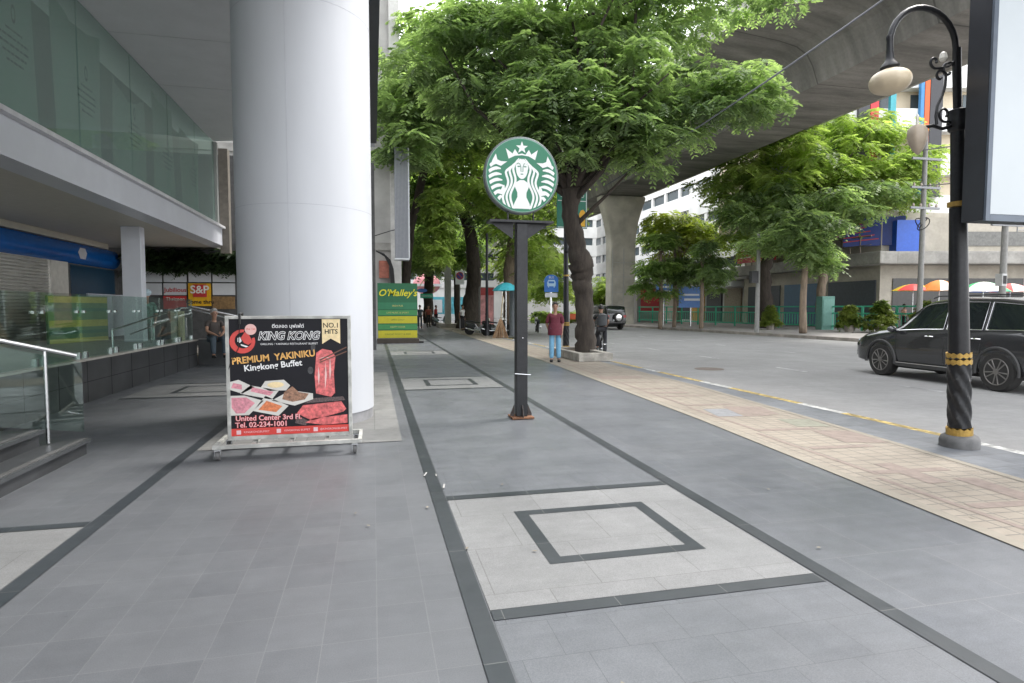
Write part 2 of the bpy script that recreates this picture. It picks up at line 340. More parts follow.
struct('lane_markings', mb, mat('faded_marking', (.45,.45,.45), .8, var=.3, scale=14, stain=.5, sscale=4))
mb = MB(); mb.lathe((8.75,14.4,-.13), [(.38,0),(.38,.006),(.34,.009)], 24); struct('manhole_cover', mb, mat('rust_iron', (.16,.13,.11), .8, var=.3))
# granite strips and light panels set in the pavement
mb = MB()
for x in (-1.885, .485, 2.47): mb.sheet([(x-.052,-8),(x+.052,-8),(x+.052,120),(x-.052,120)], .0065)
for y0, y1 in [(2.79,4.64),(11.03,12.95),(19.25,21.1),(27.5,29.3)]:
    for xa, xb in ((.547,2.408),(-4.1,-1.948)):
        if xa < 0 and y0 > 16: continue
        for yy in (y0, y1): mb.sheet([(xa,yy-.048),(xb,yy-.048),(xb,yy+.048),(xa,yy+.048)], .0060)
        if xa > 0: cx0, cx1 = .99, 2.0
        else: cx0, cx1 = -3.5, -2.5
        ya, yb = y0+.5, y1-.42
        for q in ([(cx0,ya),(cx1,ya),(cx1,ya+.09),(cx0,ya+.09)], [(cx0,yb-.09),(cx1,yb-.09),(cx1,yb),(cx0,yb)], [(cx0,ya+.09),(cx0+.09,ya+.09),(cx0+.09,yb-.09),(cx0,yb-.09)], [(cx1-.09,ya+.09),(cx1,ya+.09),(cx1,yb-.09),(cx1-.09,yb-.09)]): mb.sheet(q, .0062)
struct('dark_granite_strips', mb, M_strip)
mb = MB()
for y0, y1 in [(2.845,4.585),(11.085,12.895),(19.3,21.05),(27.55,29.25)]:
    mb.sheet([(.547,y0),(2.408,y0),(2.408,y1),(.547,y1)], .004)
    if y0 < 16: mb.sheet([(-4.1,y0),(-1.948,y0),(-1.948,y1),(-4.1,y1)], .004)
struct('light_granite_panels', mb, M_panel)
struct('column_apron', MB().sheet([(-1.822,6.80),(.30,6.80),(.30,14.3),(-1.822,14.3)], .0062), M_pale)
# worn paint and litter marks on the strip
mb = MB()
for (x, y, a, l) in [(.44,5.35,1.3,.12),(.53,5.3,1.5,.08),(.56,4.95,1.4,.12)]:
    c, s_ = math.cos(a)*l/2, math.sin(a)*l/2; mb.sheet([(x-c+s_*.12,y-s_-c*.12),(x+c+s_*.12,y+s_-c*.12),(x+c-s_*.12,y+s_+c*.12),(x-c-s_*.12,y-s_+c*.12)], .0125)
struct('paint_marks', mb, mat('worn_paint', (.34,.34,.33), .8, var=.3, scale=20))
mb = MB(); rr = random.Random(3)
for k in range(55):
    x, y = rr.uniform(-1.5, 6.4), 1.8+rr.random()**1.5*16; s_ = rr.uniform(.008, .022); a = rr.uniform(0, 6)
    mb.sheet([(x+math.cos(a+q)*s_*(1 if i % 2 else .5), y+math.sin(a+q)*s_*(1 if i % 2 else .5)) for i, q in enumerate((0, 1.5, 3.1, 4.6))], .0145)
tag(struct('litter', mb, mat('dry_leaf', (.22,.2,.16), .8, var=.4)), 'scattered dry leaves and scraps on the grey paving', 'litter', kind='stuff')

# ================================================================== SHOPPING BUILDING (left)
XG = -4.5
green_glass = glass_mat('green_glass', (.70,.84,.79), .06, .03, .24)
clear_glass = glass_mat('clear_glass', (.84,.93,.90), .07)
paper = mat('paper_sheet', (.50,.56,.53), .8, var=.07, scale=1.3)
print_ink = mat('print_ink', (.05,.08,.07), .8)
cream = mat('cream_trim', (.56,.53,.46), .6, var=.06)
dark_wall = mat('dark_wall', (.09,.09,.09), .8, var=.3)
b = thing('shopping_building', 'white fronted shopping building with deep overhang carried on a big round column', 'building', (-4.5,10,0))
MB().slab(fr((0,0,6.38),(1,0,0),(0,1,0)), [(-4.5,-8),(.12,-8),(.12,17.9),(-4.5,19.4)], 0, .25).build('soffit', soffit_paint, b, True)
mb = MB()
for k in range(9): mb.box(-4.5, -.12, -6+k*2.6, -5.985+k*2.6, 6.372, 6.378)
mb.build('soffit_joint', mat('joint_grey', (.50,.51,.53), .8), b, True)
MB().box(-.1,.16,-8,17.95,6.22,7.4).build('edge_fascia', mat('fascia_dark', (.07,.075,.085), .4, .3), b, True)
MB().box(-14,.13,-8,20,6.64,26).build('upper_wall', white_paint, b, True)
MB().box(-5.3,-5.25,-8,19.4,3.9,6.4).build('inner_wall', mat('inner_wall', (.26,.31,.29), .8), b, True)
yb = [-6.2+2.15*k for k in range(13)]
for k in range(12):
    MB().box(XG-.02, XG, yb[k]+.02, min(yb[k+1]-.02, 19.4), 4.0, 6.37).build('glass_pane', green_glass, b, True)
y = -5.6
rr = random.Random(5)
while y < 17.2:
    wd = 1.55+rr.uniform(-.1,.15); top = 6.3-rr.choice([0,.1,.25,.4]); sag = rr.uniform(.05,.3)
    x_ = -4.68-rr.uniform(0,.05)
    n = 8; F = fr((x_, y+wd, 0), (0,-1,0), (0,0,1)); vs = []; fs = []
    for i in range(n+1):
        for j in range(5):
            u = wd*i/n; v = 4.02+(top-sag*math.sin(PI*i/n)-4.02)*j/4; vs.append((x_+.025*math.sin(i*2.1+j*.6+y), y+wd-u, v))
    fs = [(i*5+j, (i+1)*5+j, (i+1)*5+j+1, i*5+j+1) for i in range(n) for j in range(4)]
    p = MB().add(vs, fs).build('paper_sheet', paper, b, True, smooth=True)
    em = MB(); F = fr((x_+.03, y+wd*.62, 5.45), (0,-1,0), (0,0,1)); F = (F[0], F[1]*-1, F[2])
    ring = [(.07*math.cos(t)*.8, .13*math.sin(t)) for t in np.linspace(0, 2*PI, 17)[:-1]]
    for i in range(16):
        a0, a1 = ring[i], ring[(i+1) % 16]; em.poly(F, [a0, a1, (a1[0]*.6, a1[1]*.6), (a0[0]*.6, a0[1]*.6)])
    for r_, (hw) in enumerate((.2,.34,.34,.28,.2)):
        u = -hw
        while u < hw:
            L_ = rr.uniform(.04,.12); em.poly(F, [(u,-.25-.105*r_),(min(hw,u+L_),-.25-.105*r_),(min(hw,u+L_),-.215-.105*r_),(u,-.215-.105*r_)]); u += L_+.02
    em.build('printed_notice', print_ink, p, True)
    y += wd+rr.uniform(.3,.6)
MB().box(-4.95,XG+.0,-8,20.9,3.42,3.93).build('beam', white_paint, b, True)
MB().box(-4.8,XG+.10,-8,20.95,3.933,4.0).build('beam_ledge', mat('ledge', (.62,.62,.64), .5), b, True)
MB().box(-4.56,-4.44,19.42,19.6,4.0,6.38).build('end_mullion', mat('mullion_grey', (.36,.37,.36), .6), b, True)
MB().box(-4.56,-4.3,20.2,20.5,3.2,6.38).build('end_frame', mat('frame_brown', (.2,.18,.155), .7, var=.2), b, True)
MB().box(-14,-4.95,-8,22,3.46,3.7).build('lower_ceiling', mat('ceiling_warm', (.55,.52,.47), .5, var=.06), b, True)
MB().box(-8.4,-7.9,-8,20.9,3.30,3.455).build('ceiling_trim', cream, b, True)
mb = MB(); n = 8                                       # curved blue fascia
prof = [(-8.05,2.72),(-7.93,2.78),(-7.86,2.9),(-7.84,3.02),(-7.88,3.16),(-7.98,3.28),(-8.1,3.297)]
vs = [(x,yv,z) for yv in (-6,21.6) for x, z in prof]; m_ = len(prof)
mb.add(vs, [(i,i+1,m_+i+1,m_+i) for i in range(m_-1)]+[tuple(range(m_))]).build('blue_fascia', mat('blue_fascia', (.01,.11,.40), .25, var=.1), b, True, smooth=True)
F = fr((-7.82,19.2,3.03),(0,-1,0),(0,0,1))
em = MB(); em.poly(F, [(-.1,.0),(.0,.13),(.3,.13),(.42,.0),(.3,-.17),(0,-.17)], .02); em.build('fascia_logo', mat('logo_grey', (.55,.56,.6), .5), b, True)
text('fascia_lettering','c)', .2, fr((-7.82,19.04,3.02),(0,-1,0),(0,0,1)), mat('logo_blue', (.02,.06,.22), .5), b, .026)
mb = MB()                                              # roller shutter with real slats
for k in range(27): z = .67+k*.078; mb.add([(-8.06,-6,z),(-8.02,-6,z+.02),(-8.02,-6,z+.055),(-8.06,-6,z+.078),(-8.06,17.6,z),(-8.02,17.6,z+.02),(-8.02,17.6,z+.055),(-8.06,17.6,z+.078)], [(0,1,5,4),(1,2,6,5),(2,3,7,6)])
mb.build('roller_shutter', mat('shutter', (.50,.49,.46), .5, .2, var=.08), b, True)
MB().box(-8.3,-7.98,17.62,18.5,.67,2.73).build('pilaster', mat('pilaster', (.62,.6,.55), .5), b, True)
MB().box(-8.3,-8.0,18.5,21.8,.67,2.72).build('shop_window_wall', dark_wall, b, True)
F = fr((-7.985,21.5,.75),(0,-1,0),(0,0,1))
p = MB().slab(F, [(0,.8),(2.85,.8),(2.85,1.93),(0,1.93)], 0, .02).build('window_poster', mat('poster_navy', (.015,.05,.09), .3), b, True)
MB().poly(F, [(.05,.82),(2.8,.82),(2.8,1.2),(1.6,1.02),(.05,1.15)], .024).build('poster_wave', mat('poster_orange', (.45,.22,.04), .4), p, True)
em = MB()
for k, (a, c) in enumerate([(.7,2.2),(.9,2.4),(.6,2.1),(.9,1.9)]): em.poly(F, [(a,1.78-.13*k),(c,1.78-.13*k),(c,1.73-.13*k),(a,1.73-.13*k)], .024)
em.build('poster_lines', mat('poster_teal', (.12,.3,.38), .4), p, True)
MB().box(-5.86,-5.44,16.2,16.5,.67,3.46).build('square_column', white_paint, b, True, bevel=.015)
# the big round column
c = MB().lathe((-.87,8.58,0), [(.865,.14),(.865,2.6),(.865,4.4),(.865,6.38)], 96).build('round_column', column_paint, b, True, smooth=True, auto=60)
MB().lathe((-.87,8.58,0), [(.8662,2.758),(.8662,2.764)], 96).lathe((-.87,8.58,0), [(.8662,5.2),(.8662,5.206)], 96).tube([(-.98,7.7215,.14),(-.98,7.7215,6.38)], .0025, 4).build('sheet_joint', mat('joint_soft', (.42,.43,.47), .6), c, True)
MB().lathe((-.87,8.58,0), [(.855,.004),(.855,.14)], 96).build('column_base', mat('base_grey', (.3,.3,.31), .7, var=.2, stain=.3), b, True, smooth=True)
c['label'] = 'tall round white column, clean painted sheet metal'
# back wall with shop signs
MB().box(-14,.1,22.0,22.3,0,6.6).build('back_wall', dark_wall, b, True)
lit = mat('sign_white', (.62,.64,.66), .4, var=.05)
def panel(px0, px1, py0, py1, m, name='sign_panel', Y=21.9, t=.04, parent=None):
    a = at(px0, py1, Y=Y); c_ = at(px1, py0, Y=Y)
    return MB().box(a.x, c_.x, Y-t, Y, a.z, c_.z).build(name, m, parent or b, True)
for x0, x1 in ((141,162),(164,186.5),(189,211),(213,235)): panel(x0,x1,271.5,282,lit)
for x0, x1 in ((141,162),(164,186.5),(213,235)): panel(x0,x1,283.5,295,lit)
for x0, x1 in ((213,235),): panel(x0,x1,296.5,309,mat('wood_warm', (.25,.15,.06), .5, var=.4, scale=12))
red_sign = mat('sign_red', (.55,.035,.035), .4)
pr = panel(164,186.5,296,309,red_sign); sp_ = panel(189,211,283.5,306,mat('sign_yellow', (.75,.42,.01), .4), Y=21.85)
a = at(200,290,Y=21.8); sr = panel(193.5,206.5,284.5,297,red_sign,'sign_block',Y=21.8,parent=sp_)
ivory = mat('ivory', (.8,.78,.7), .5)
text('sign_lettering','S&P', .36, fr((a.x,21.75,a.z),(1,0,0),(0,0,1)), ivory, sp_, bold=.02)
a = at(200,302,Y=21.8); text('sign_lettering','Come thru', .19, fr((a.x,21.8,a.z),(1,0,0),(0,0,1)), dark_panel, sp_, bold=.02)
a = at(175,290,Y=21.8); text('sign_lettering','Jubilious', .2, fr((a.x,21.84,a.z),(1,0,0),(0,0,1)), red_sign, b, bold=.01)
a = at(175,299,Y=21.8); text('sign_lettering','Thaicoon', .15, fr((a.x,21.84,a.z),(1,0,0),(0,0,1)), ivory, pr, bold=.01)

# ================================================================== TERRACE
granite_dark = tile_mat('terrace_granite', (.045,.048,.05), (.06,.063,.065), (.02,.02,.02), .9, .3, .004, rough=(.3,.45), var=.2)
t = thing('terrace', 'raised shop terrace faced with dark polished granite under the overhang', 'terrace', (-6,12,0))
MB().box(-14,-4.45,6.06,16.95,-.1,.655).build('granite_wall', mat('granite_face', (.048,.05,.053), .3, var=.25, scale=2.5, stain=.25), t, True)
mb = MB()
for k in range(13):
    y = 6.3+k*.9
    if y < 17: mb.box(-4.452,-4.446,y,y+.008,.0,.655)
mb.box(-4.4525,-4.4465,6.06,17,.32,.328); mb.build('granite_joint', mat('joint_dark', (.015,.015,.015), .8), t, True)
MB().box(-14,-4.43,6.05,17.0,.658,.69).build('terrace_floor', mat('terrace_floor', (.36,.34,.31), .35, var=.1), t, True)
MB().box(-4.44,-1.2,17.0,17.25,-.1,.68).build('end_block', mat('granite_face'), t, True)
MB().box(-4.44,-1.19,16.98,17.27,.683,.70).build('block_top', mat('block_top', (.2,.2,.2), .5), t, True)
MB().box(-14,-1.2,17.3,21.9,-.1,.25).build('lower_floor', MATS['terrace_floor'], t, True)
# steps
st = thing('entrance_steps', 'dark granite entrance steps with worn nosings rising to the terrace', 'steps', (-3.5,6,0))
for k, (x, y, z) in enumerate([(-2.85,6.95,.16),(-3.13,6.66,.32),(-3.42,6.37,.48),(-3.70,6.07,.64)]):
    MB().box(-6, x-.04, -2, y-.02, z-.16, z-.035).build('riser', mat('granite_face'), st, True)
    MB().box(-6, x, -2, y, z-.034, z).build('tread', mat('step_tread', (.06,.064,.068), .4, var=.2, scale=5), st, True)
    MB().box(x-.09, x-.03, -2, y-.005, z+.001, z+.004).build('nosing_strip', mat('nosing', (.10,.10,.10), .6, var=.3), st, True)
hr = thing('stair_handrail', 'steel handrail with a clear glass panel beside the dark entrance steps', 'handrail', (-3,6.9,0))
A = Vector((-2.97,6.93,1.02)); D = Vector((-.42,-.55,.2))
MB().tube([A+D*-.02, A+D*6], .024, 12).build('rail', steel, hr, True, smooth=True)
for q in (.38, 2.2):
    p = A+D*q; MB().tube([(p.x,p.y,.17+.16*round(q*1.2)),(p.x,p.y,p.z-.02)], .018, 10).build('post', steel, hr, True, smooth=True)
p = A+D*.12; MB().tube([(p.x,p.y,.45),(p.x+.12,p.y-.03,.43)], .008, 8).build('glass_clip', steel, hr, True)
mb = MB(); a = A+D*-.1; c_ = A+D*4.4
mb.add([(a.x,a.y,.22),(c_.x,c_.y,1.0),(c_.x,c_.y,c_.z-.05),(a.x,a.y,a.z-.06)], [(0,1,2,3)]); mb.add([(x+.009,y-.008,z) for x, y, z in mb.v[:4]], [(0,1,2,3)])
mb.build('glass_panel', clear_glass, hr, True, norm=False)
bl = thing('glass_balustrade', 'row of frameless clear glass panes along the dark terrace wall', 'balustrade', (-4.5,12,.69))
ys = [6.2,7.35,8.45,9.6,10.85,12.05,13.2,14.5,15.7,16.9]
for y0, y1 in zip(ys[:-1], ys[1:]):
    MB().box(-4.54,-4.525,y0+.015,y1-.015,.695,1.72).build('glass_pane', clear_glass, bl, True)
    for yy in (y0+.12, y1-.12): MB().box(-4.56,-4.5,yy-.03,yy+.03,.69,.80).build('clamp', steel, bl, True); MB().box(-4.555,-4.51,yy-.025,yy+.025,1.42,1.46).build('clamp', steel, bl, True)
rr_ = thing('ramp_handrail', 'bent steel handrail with lower bar behind the glass panes', 'handrail', (-5,16,.69))
p0, p1, p2 = at(112,330,X=-5.0), at(180,308,X=-5.0), at(245,323,Y=17.6)
MB().tube([p0,p1,p1+Vector((.15,.1,.0)),p2], .025, 8).build('rail', steel, rr_, True, smooth=True)
MB().tube([p0+Vector((0,.9,-.12)),p1+Vector((0,-.1,-.22))], .018, 8).build('rail', steel, rr_, True, smooth=True)
MB().tube([p1+Vector((.1,.5,.05)),p2+Vector((.3,1.0,.02))], .02, 8).build('rail', steel, rr_, True, smooth=True)
for p in (p0, (p0+p1)/2, p1, p2, p2+Vector((-.8,-.05,.15))): MB().tube([(p.x,p.y,.69),(p.x,p.y,p.z)], .02, 8).build('post', steel, rr_, True, smooth=True)
cp = thing('timber_post', 'short pale timber post standing at the terrace corner', 'post', (-4.75,16.7,.69))
MB().box(-4.95,-4.82,16.6,16.75,.69,1.42).build('post_shaft', cream, cp, True); MB().box(-4.78,-4.67,16.6,16.75,.69,1.42).build('post_face', mat('pale_wood', (.62,.5,.33), .6), cp, True)

# ================================================================== OFFICE BUILDING beyond the column
ob = thing('office_building', 'weathered beige concrete building standing beyond the round column', 'building', (0,30,0))
beige_conc = mat('beige_concrete', (.47,.46,.43), .85, var=.1, scale=1.2, stain=.25, sscale=.5)
MB().box(-8,.85,29,75,0,24).build('wall', beige_conc, ob, True)
MB().box(.852,1.32,28.6,29.6,0,24).build('pilaster', mat('pale_pilaster', (.60,.59,.56), .8, var=.1, stain=.2), ob, True)
for z in (4.2,8.4,12.6,16.8): MB().box(-8,1.0,28.9,75.1,z,z+.35).build('floor_band', concrete, ob, True)
for k in range(9):
    for z in (4.9,9.1,13.3): MB().box(.85,.9,31+k*4.4,34+k*4.4,z,z+2.4).build('window', mat('far_glass', (.06,.08,.09), .15), ob, True)
mb = MB()
for q in range(4):
    mb.tube([at(376+q*2,251+q,Y=28.4), at(384+q*2,254+q*2,Y=28.3), at(390+q,266+q,Y=28.3), at(392+q,292,Y=28.4)], .035, 6)
mb.build('cable_bundle', black_rubber, ob, True)
mb = MB().tube([at(374,236,Y=28.4), at(390,231,Y=28.2), at(407,227,Y=27)], .02, 5); mb.build('cable', black_rubber, ob, True)
MB().box(.3,.75,28.75,28.95,2.9,3.7).build('wall_poster', mat('faded_red', (.35,.12,.08), .7, var=.4), ob, True)
bb = thing('projecting_sign', 'tall blank grey ribbed sign box projecting from the concrete building', 'sign', (1.5,27.5,3.6))
a = at(395.5,258,Y=27); c_ = at(407.5,148,Y=27)
MB().box(a.x,c_.x,26.99,27.6,a.z,c_.z).build('sign_box', mat('sign_box_grey', (.27,.28,.31), .5, .3, var=.06), bb, True)
mb = MB()
for k in range(9): x = a.x+.03+k*.06; mb.box(x,x+.02,26.96,26.988,a.z+.05,c_.z-.05)
mb.build('rib', mat('rib_grey', (.36,.37,.4), .5, .3), bb, True)
MB().box(a.x-.03,c_.x+.04,26.94,27.62,a.z-.07,a.z-.002).build('frame', lit, bb, True)
MB().box(c_.x+.002,c_.x+.06,26.94,27.62,a.z,c_.z).build('frame', lit, bb, True)

# ================================================================== VIADUCT
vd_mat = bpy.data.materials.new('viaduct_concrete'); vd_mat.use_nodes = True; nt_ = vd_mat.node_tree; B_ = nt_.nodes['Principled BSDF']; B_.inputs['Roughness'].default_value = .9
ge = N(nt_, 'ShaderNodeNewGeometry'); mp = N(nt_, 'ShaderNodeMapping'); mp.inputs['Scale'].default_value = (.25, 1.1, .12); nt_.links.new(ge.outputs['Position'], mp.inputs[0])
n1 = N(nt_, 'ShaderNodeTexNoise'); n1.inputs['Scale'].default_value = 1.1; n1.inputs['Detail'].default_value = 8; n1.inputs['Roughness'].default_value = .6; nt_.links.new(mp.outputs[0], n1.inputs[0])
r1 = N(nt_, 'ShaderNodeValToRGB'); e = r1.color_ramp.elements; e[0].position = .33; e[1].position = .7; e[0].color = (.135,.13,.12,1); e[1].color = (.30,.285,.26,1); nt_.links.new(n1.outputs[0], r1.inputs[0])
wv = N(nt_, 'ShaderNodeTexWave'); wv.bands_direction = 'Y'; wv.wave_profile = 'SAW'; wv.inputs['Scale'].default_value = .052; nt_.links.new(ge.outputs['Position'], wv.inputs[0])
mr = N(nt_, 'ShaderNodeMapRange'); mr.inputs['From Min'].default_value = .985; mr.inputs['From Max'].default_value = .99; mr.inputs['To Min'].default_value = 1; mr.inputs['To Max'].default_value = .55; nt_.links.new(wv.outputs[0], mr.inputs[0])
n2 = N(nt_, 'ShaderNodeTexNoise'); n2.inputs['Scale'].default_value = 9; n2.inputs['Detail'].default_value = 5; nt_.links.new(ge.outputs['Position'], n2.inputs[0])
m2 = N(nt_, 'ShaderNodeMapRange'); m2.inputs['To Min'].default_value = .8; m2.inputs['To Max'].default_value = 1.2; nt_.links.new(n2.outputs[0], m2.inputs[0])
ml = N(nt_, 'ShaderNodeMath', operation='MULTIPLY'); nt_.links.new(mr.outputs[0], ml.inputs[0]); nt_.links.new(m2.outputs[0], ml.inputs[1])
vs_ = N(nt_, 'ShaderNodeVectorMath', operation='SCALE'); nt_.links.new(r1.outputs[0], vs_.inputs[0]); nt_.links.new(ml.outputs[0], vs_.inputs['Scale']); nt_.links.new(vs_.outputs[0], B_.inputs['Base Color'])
v = thing('rail_viaduct', 'elevated concrete rail viaduct running above the road on a flared pier', 'viaduct', (22,20,0))
half = [(2.15,11.7),(2.45,12.5),(2.75,12.95),(3.3,13.25),(4.2,13.42),(6.9,13.67)]
sec = [(-x,z) for x, z in half[::-1]]+half
sec += [(6.9,13.95),(-6.9,13.95)]
def centre(y): return 22.05-(0 if y < 58 else (y-58)**2*.0045)
ysv = [-40,-20,0,15,30,42]+list(range(46,170,6))
vs = [(centre(y)+x, y, z) for y in ysv for x, z in sec]; m_ = len(sec)
fs = [(i*m_+k, i*m_+(k+1) % m_, (i+1)*m_+(k+1) % m_, (i+1)*m_+k) for i in range(len(ysv)-1) for k in range(m_)]+[tuple(range(m_)), tuple(range((len(ysv)-1)*m_, len(ysv)*m_))]
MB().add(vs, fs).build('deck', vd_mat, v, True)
for sg in (-1, 1):
    q = [(sg*6.92,13.60),(sg*6.92,14.75),(sg*6.7,14.75),(sg*6.7,13.6)]
    vs = [(centre(y)+x, y, z) for y in ysv for x, z in q]
    fs = [(i*4+k, i*4+(k+1) % 4, (i+1)*4+(k+1) % 4, (i+1)*4+k) for i in range(len(ysv)-1) for k in range(4)]+[(0,1,2,3)]
    MB().add(vs, fs).build('parapet', mat('parapet', (.40,.39,.36), .85, var=.12, stain=.25), v, True)
def pier(cx, cy):
    prof = [(1.22,-.3),(1.22,7.4),(1.3,8.3),(1.48,9.3),(1.8,10.4),(2.12,11.3),(2.2,11.68)]
    pts = [(x,z) for x, z in prof]+[(-x,z) for x, z in prof[::-1]]
    p = MB().slab(fr((cx,cy,0),(1,0,0),(0,0,1)), pts, -.7, .7).build('pier', mat('pier_concrete', (.56,.53,.46), .9, var=.16, scale=.8, bump=.2, bscale=10, stain=.25, sscale=.5), v, True, bevel=.22)
    mb = MB()
    for x in (-1.1,-.02,1.06): mb.box(cx+x, cx+x+.06, cy-.76, cy-.70, 0, 6.9)
    for z in (1.5,2.9,4.3,5.6): mb.box(cx-1.1, cx+1.1, cy-.745, cy-.703, z, z+.05)
    mb.build('pier_conduit', mat('conduit_pale', (.42,.42,.4), .6), p, True)
pier(22.3, 52); pier(19.3, 84)
# ================================================================== BUILDINGS ACROSS THE ROAD
white_wall = mat('white_wall', (.72,.72,.70), .7, var=.05, scale=1, stain=.12, sscale=.4)
beige_wall = mat('beige_wall', (.43,.395,.33), .75, var=.08, stain=.15)
far_glass = mat('far_glass'); shutter_dark = mat('shutter_dark', (.045,.055,.065), .5, var=.2)
def facade(name, label, F, W_, H, floors, pitch, wm, gm, z0=5.4, depth=12, win=(1.0,1.5), group=None, sill=True, wfrac=.62):
    o, U, V = F; Wd = U.cross(V)
    t = thing(name, label, 'building', tuple(o), 0, group)
    MB().obox(F, 0, W_, 0, H, -depth, -.35).build('wall', wm, t, True)
    n = int(W_//pitch); fl = floors
    zs = [z0+i*(H-z0-1)/fl for i in range(fl)]; ph = (H-z0-1)/fl
    for i in range(fl+1):                            # spandrel bands stand proud of the windows
        a = z0-1.2 if i == 0 else zs[i-1]+ph*.40
        b_ = z0 if i == 0 else (zs[i] if i < fl else H+.8)
        MB().obox(F, 0, W_, a, b_, -.348, 0).build('spandrel', wm, t, True)
    for i in range(fl):
        for k in range(n+1):
            if i*n+k < 96: MB().obox(F, k*pitch-.3, k*pitch+.3, zs[i]+.002, zs[i]+ph*.40-.002, -.349, -.06).build('pier', wm, t, True)
        for k in range(n):
            if i*n+k >= 96: break
            u0, u1 = k*pitch+.32, (k+1)*pitch-.32
            wo_ = MB().obox(F, u0, u1, zs[i]+.01, zs[i]+ph*.40-.01, -.346, -.30).build('window', gm, t, True)
    return t
Uy = (0,-1,0); Uz = (0,0,1)
F = fr((40,118,-.1), Uy, Uz)
wb = facade('white_office_building', 'long white office building with rows of dark windows behind the viaduct pier', F, 66, 27, 6, 4.0, white_wall, far_glass, z0=6.5)
MB().obox(F, 0, 66.2, 4.9, 5.5, 0, 2.6).build('canopy', white_wall, wb, True)
for k in range(14):
    mm = [shutter_dark, mat('shop_amber', (.42,.22,.05), .5), beige_wall, shutter_dark, mat('shop_maroon', (.22,.05,.05), .5), mat('shop_pale', (.45,.44,.42), .5)][k % 6]
    MB().obox(F, 1+k*4.7, 4.9+k*4.7, .1, 3.6, -.347, -.2).build('shop_front', mm, wb, True)
mb = MB(); mb.obox(F, 38, 43.5, 3.0, 4.6, .05, .4); mb.build('shop_sign', mat('sign_amber', (.62,.34,.03), .4), wb, True)
MB().obox(F, 50, 55, 3.7, 4.8, .05, .4).build('shop_sign', lit, wb, True)
MB().obox(F, 44, 47.5, 8.6, 10.4, .05, .9).build('balcony_planter', concrete, wb, True)
# pale block between, closer (behind the small trees)
F = fr((37,66,-.1), Uy, Uz)
pb = facade('pale_shop_building', 'pale shop building with amber shop fronts behind the green railing', F, 15, 15, 3, 3.7, white_wall, far_glass, z0=6.0, depth=8)
MB().obox(F, 0, 15, 4.4, 5.2, 0, 2.2).build('canopy', mat('grey_canopy', (.42,.41,.39), .7), pb, True)
for k, c_ in enumerate(((.48,.26,.03),(.05,.05,.06),(.3,.25,.19),(.5,.27,.03))):
    MB().obox(F, .4+k*3.6, 3.4+k*3.6, .1, 3.7, -.347, -.15).build('shop_front', mat('front_%s' % 'abcd'[k], c_, .5, var=.3), pb, True)
MB().obox(F, 9, 12.5, 3.75, 4.35, .3, 2.25).build('shop_sign', lit, pb, True)
# corner building
cb = thing('corner_building', 'beige corner shop building with wide concrete canopy and blue advertising boards', 'building', (34,36,0))
G1 = fr((35.2,52,-.1), Uy, Uz)                       # wing along the main road
D2 = Vector((.974,-.225,0)); G2 = fr((35.2,35.9,-.1), tuple(D2), Uz)   # wing along the side street
MB().obox(G1, 0, 16.1, 0, 8.5, -12, -.02).build('wall', beige_wall, cb, True)
MB().obox(G2, 0, 42, 0, 8.0, -12, -.02).build('wall', beige_wall, cb, True)
canopy = mat('canopy_concrete', (.33,.32,.295), .85, var=.12, stain=.25)
MB().obox(G1, 0, 17.6, 4.62, 5.5, 0, 1.5).build('canopy', canopy, cb, True, bevel=.1)
MB().obox(G2, .2, 42, 4.62, 5.5, 0, 1.5).build('canopy', canopy, cb, True, bevel=.1)
for k in range(3): MB().obox(G1, .8+k*5.2, 5.4+k*5.2, .1, 3.6, 0, .08).build('shutter', [shutter_dark, mat('shutter_blue', (.05,.12,.2), .5), shutter_dark][k], cb, True)
for k in range(8):
    MB().obox(G2, -0.0+.9+k*5, 5.2+k*5, .1, 3.7, 0, .06).build('shop_window', mat('shop_dark', (.03,.028,.026), .2, var=.3), cb, True)
mb = MB()
for k in range(18): mb.obox(G1, .2+k*.9, .26+k*.9, 5.5, 6.6, 1.2, 1.26)
mb.obox(G1, .2, 16.5, 6.6, 6.68, 1.18, 1.28); mb.obox(G1, .2, 16.5, 6.0, 6.05, 1.2, 1.26)
mb.build('roof_railing', mat('rail_brown', (.16,.13,.1), .7), cb, True)
for a_, b_, z0_, z1_, mm in [(5,42,6.0,7.0,shutter_dark)]: MB().obox(G2, a_, b_, z0_, z1_, .0, .05).build('window_band', mat('louvre', (.15,.15,.14), .6, var=.3), cb, True)
# Tall white and beige block above the corner
G3 = fr((38,37.6,-.1), tuple(D2), Uz)
tb = thing('banded_apartment_block', 'white and beige banded apartment block rising over the corner shops', 'building', (38,37,8))
MB().obox(G3, -9, 40, 8.0, 27, -12, -.7).build('wall', mat('beige_light', (.58,.5,.37), .7, var=.06), tb, True)
for i in range(6): MB().obox(G3, -9, 40, 8.3+3.15*i, 9.95+3.15*i, -.69, .2).build('balcony_wall', white_wall, tb, True)
for i in range(6):
    for k in range(-1,11): MB().obox(G3, -2.6+k*3.9, -.2+k*3.9, 9.96+3.15*i, 11.2+3.15*i, -.69, -.62).build('window', far_glass, tb, True)
    for k in range(8): MB().obox(G3, -3.5+k*5.4, -3.2+k*5.4, 9.96+3.15*i, 11.44+3.15*i, -.6, -.2).build('column', beige_wall, tb, True)
for u, wd, c_, m_ in [(1.3,.25,(.05,.2,.42),'fin_blue'),(1.6,.35,(.62,.10,.02),'fin_orange'),(2.0,.9,(.035,.035,.04),'fin_dark'),(-3.2,.8,(.04,.04,.045),'fin_black'),(-2.35,.6,(.5,.03,.04),'fin_red'),(-.9,.4,(.05,.3,.35),'fin_teal')]:
    MB().obox(G3, u, u+wd, 9.8, 27, .22, .5).build('colour_fin', mat(m_, c_, .5), tb, True)
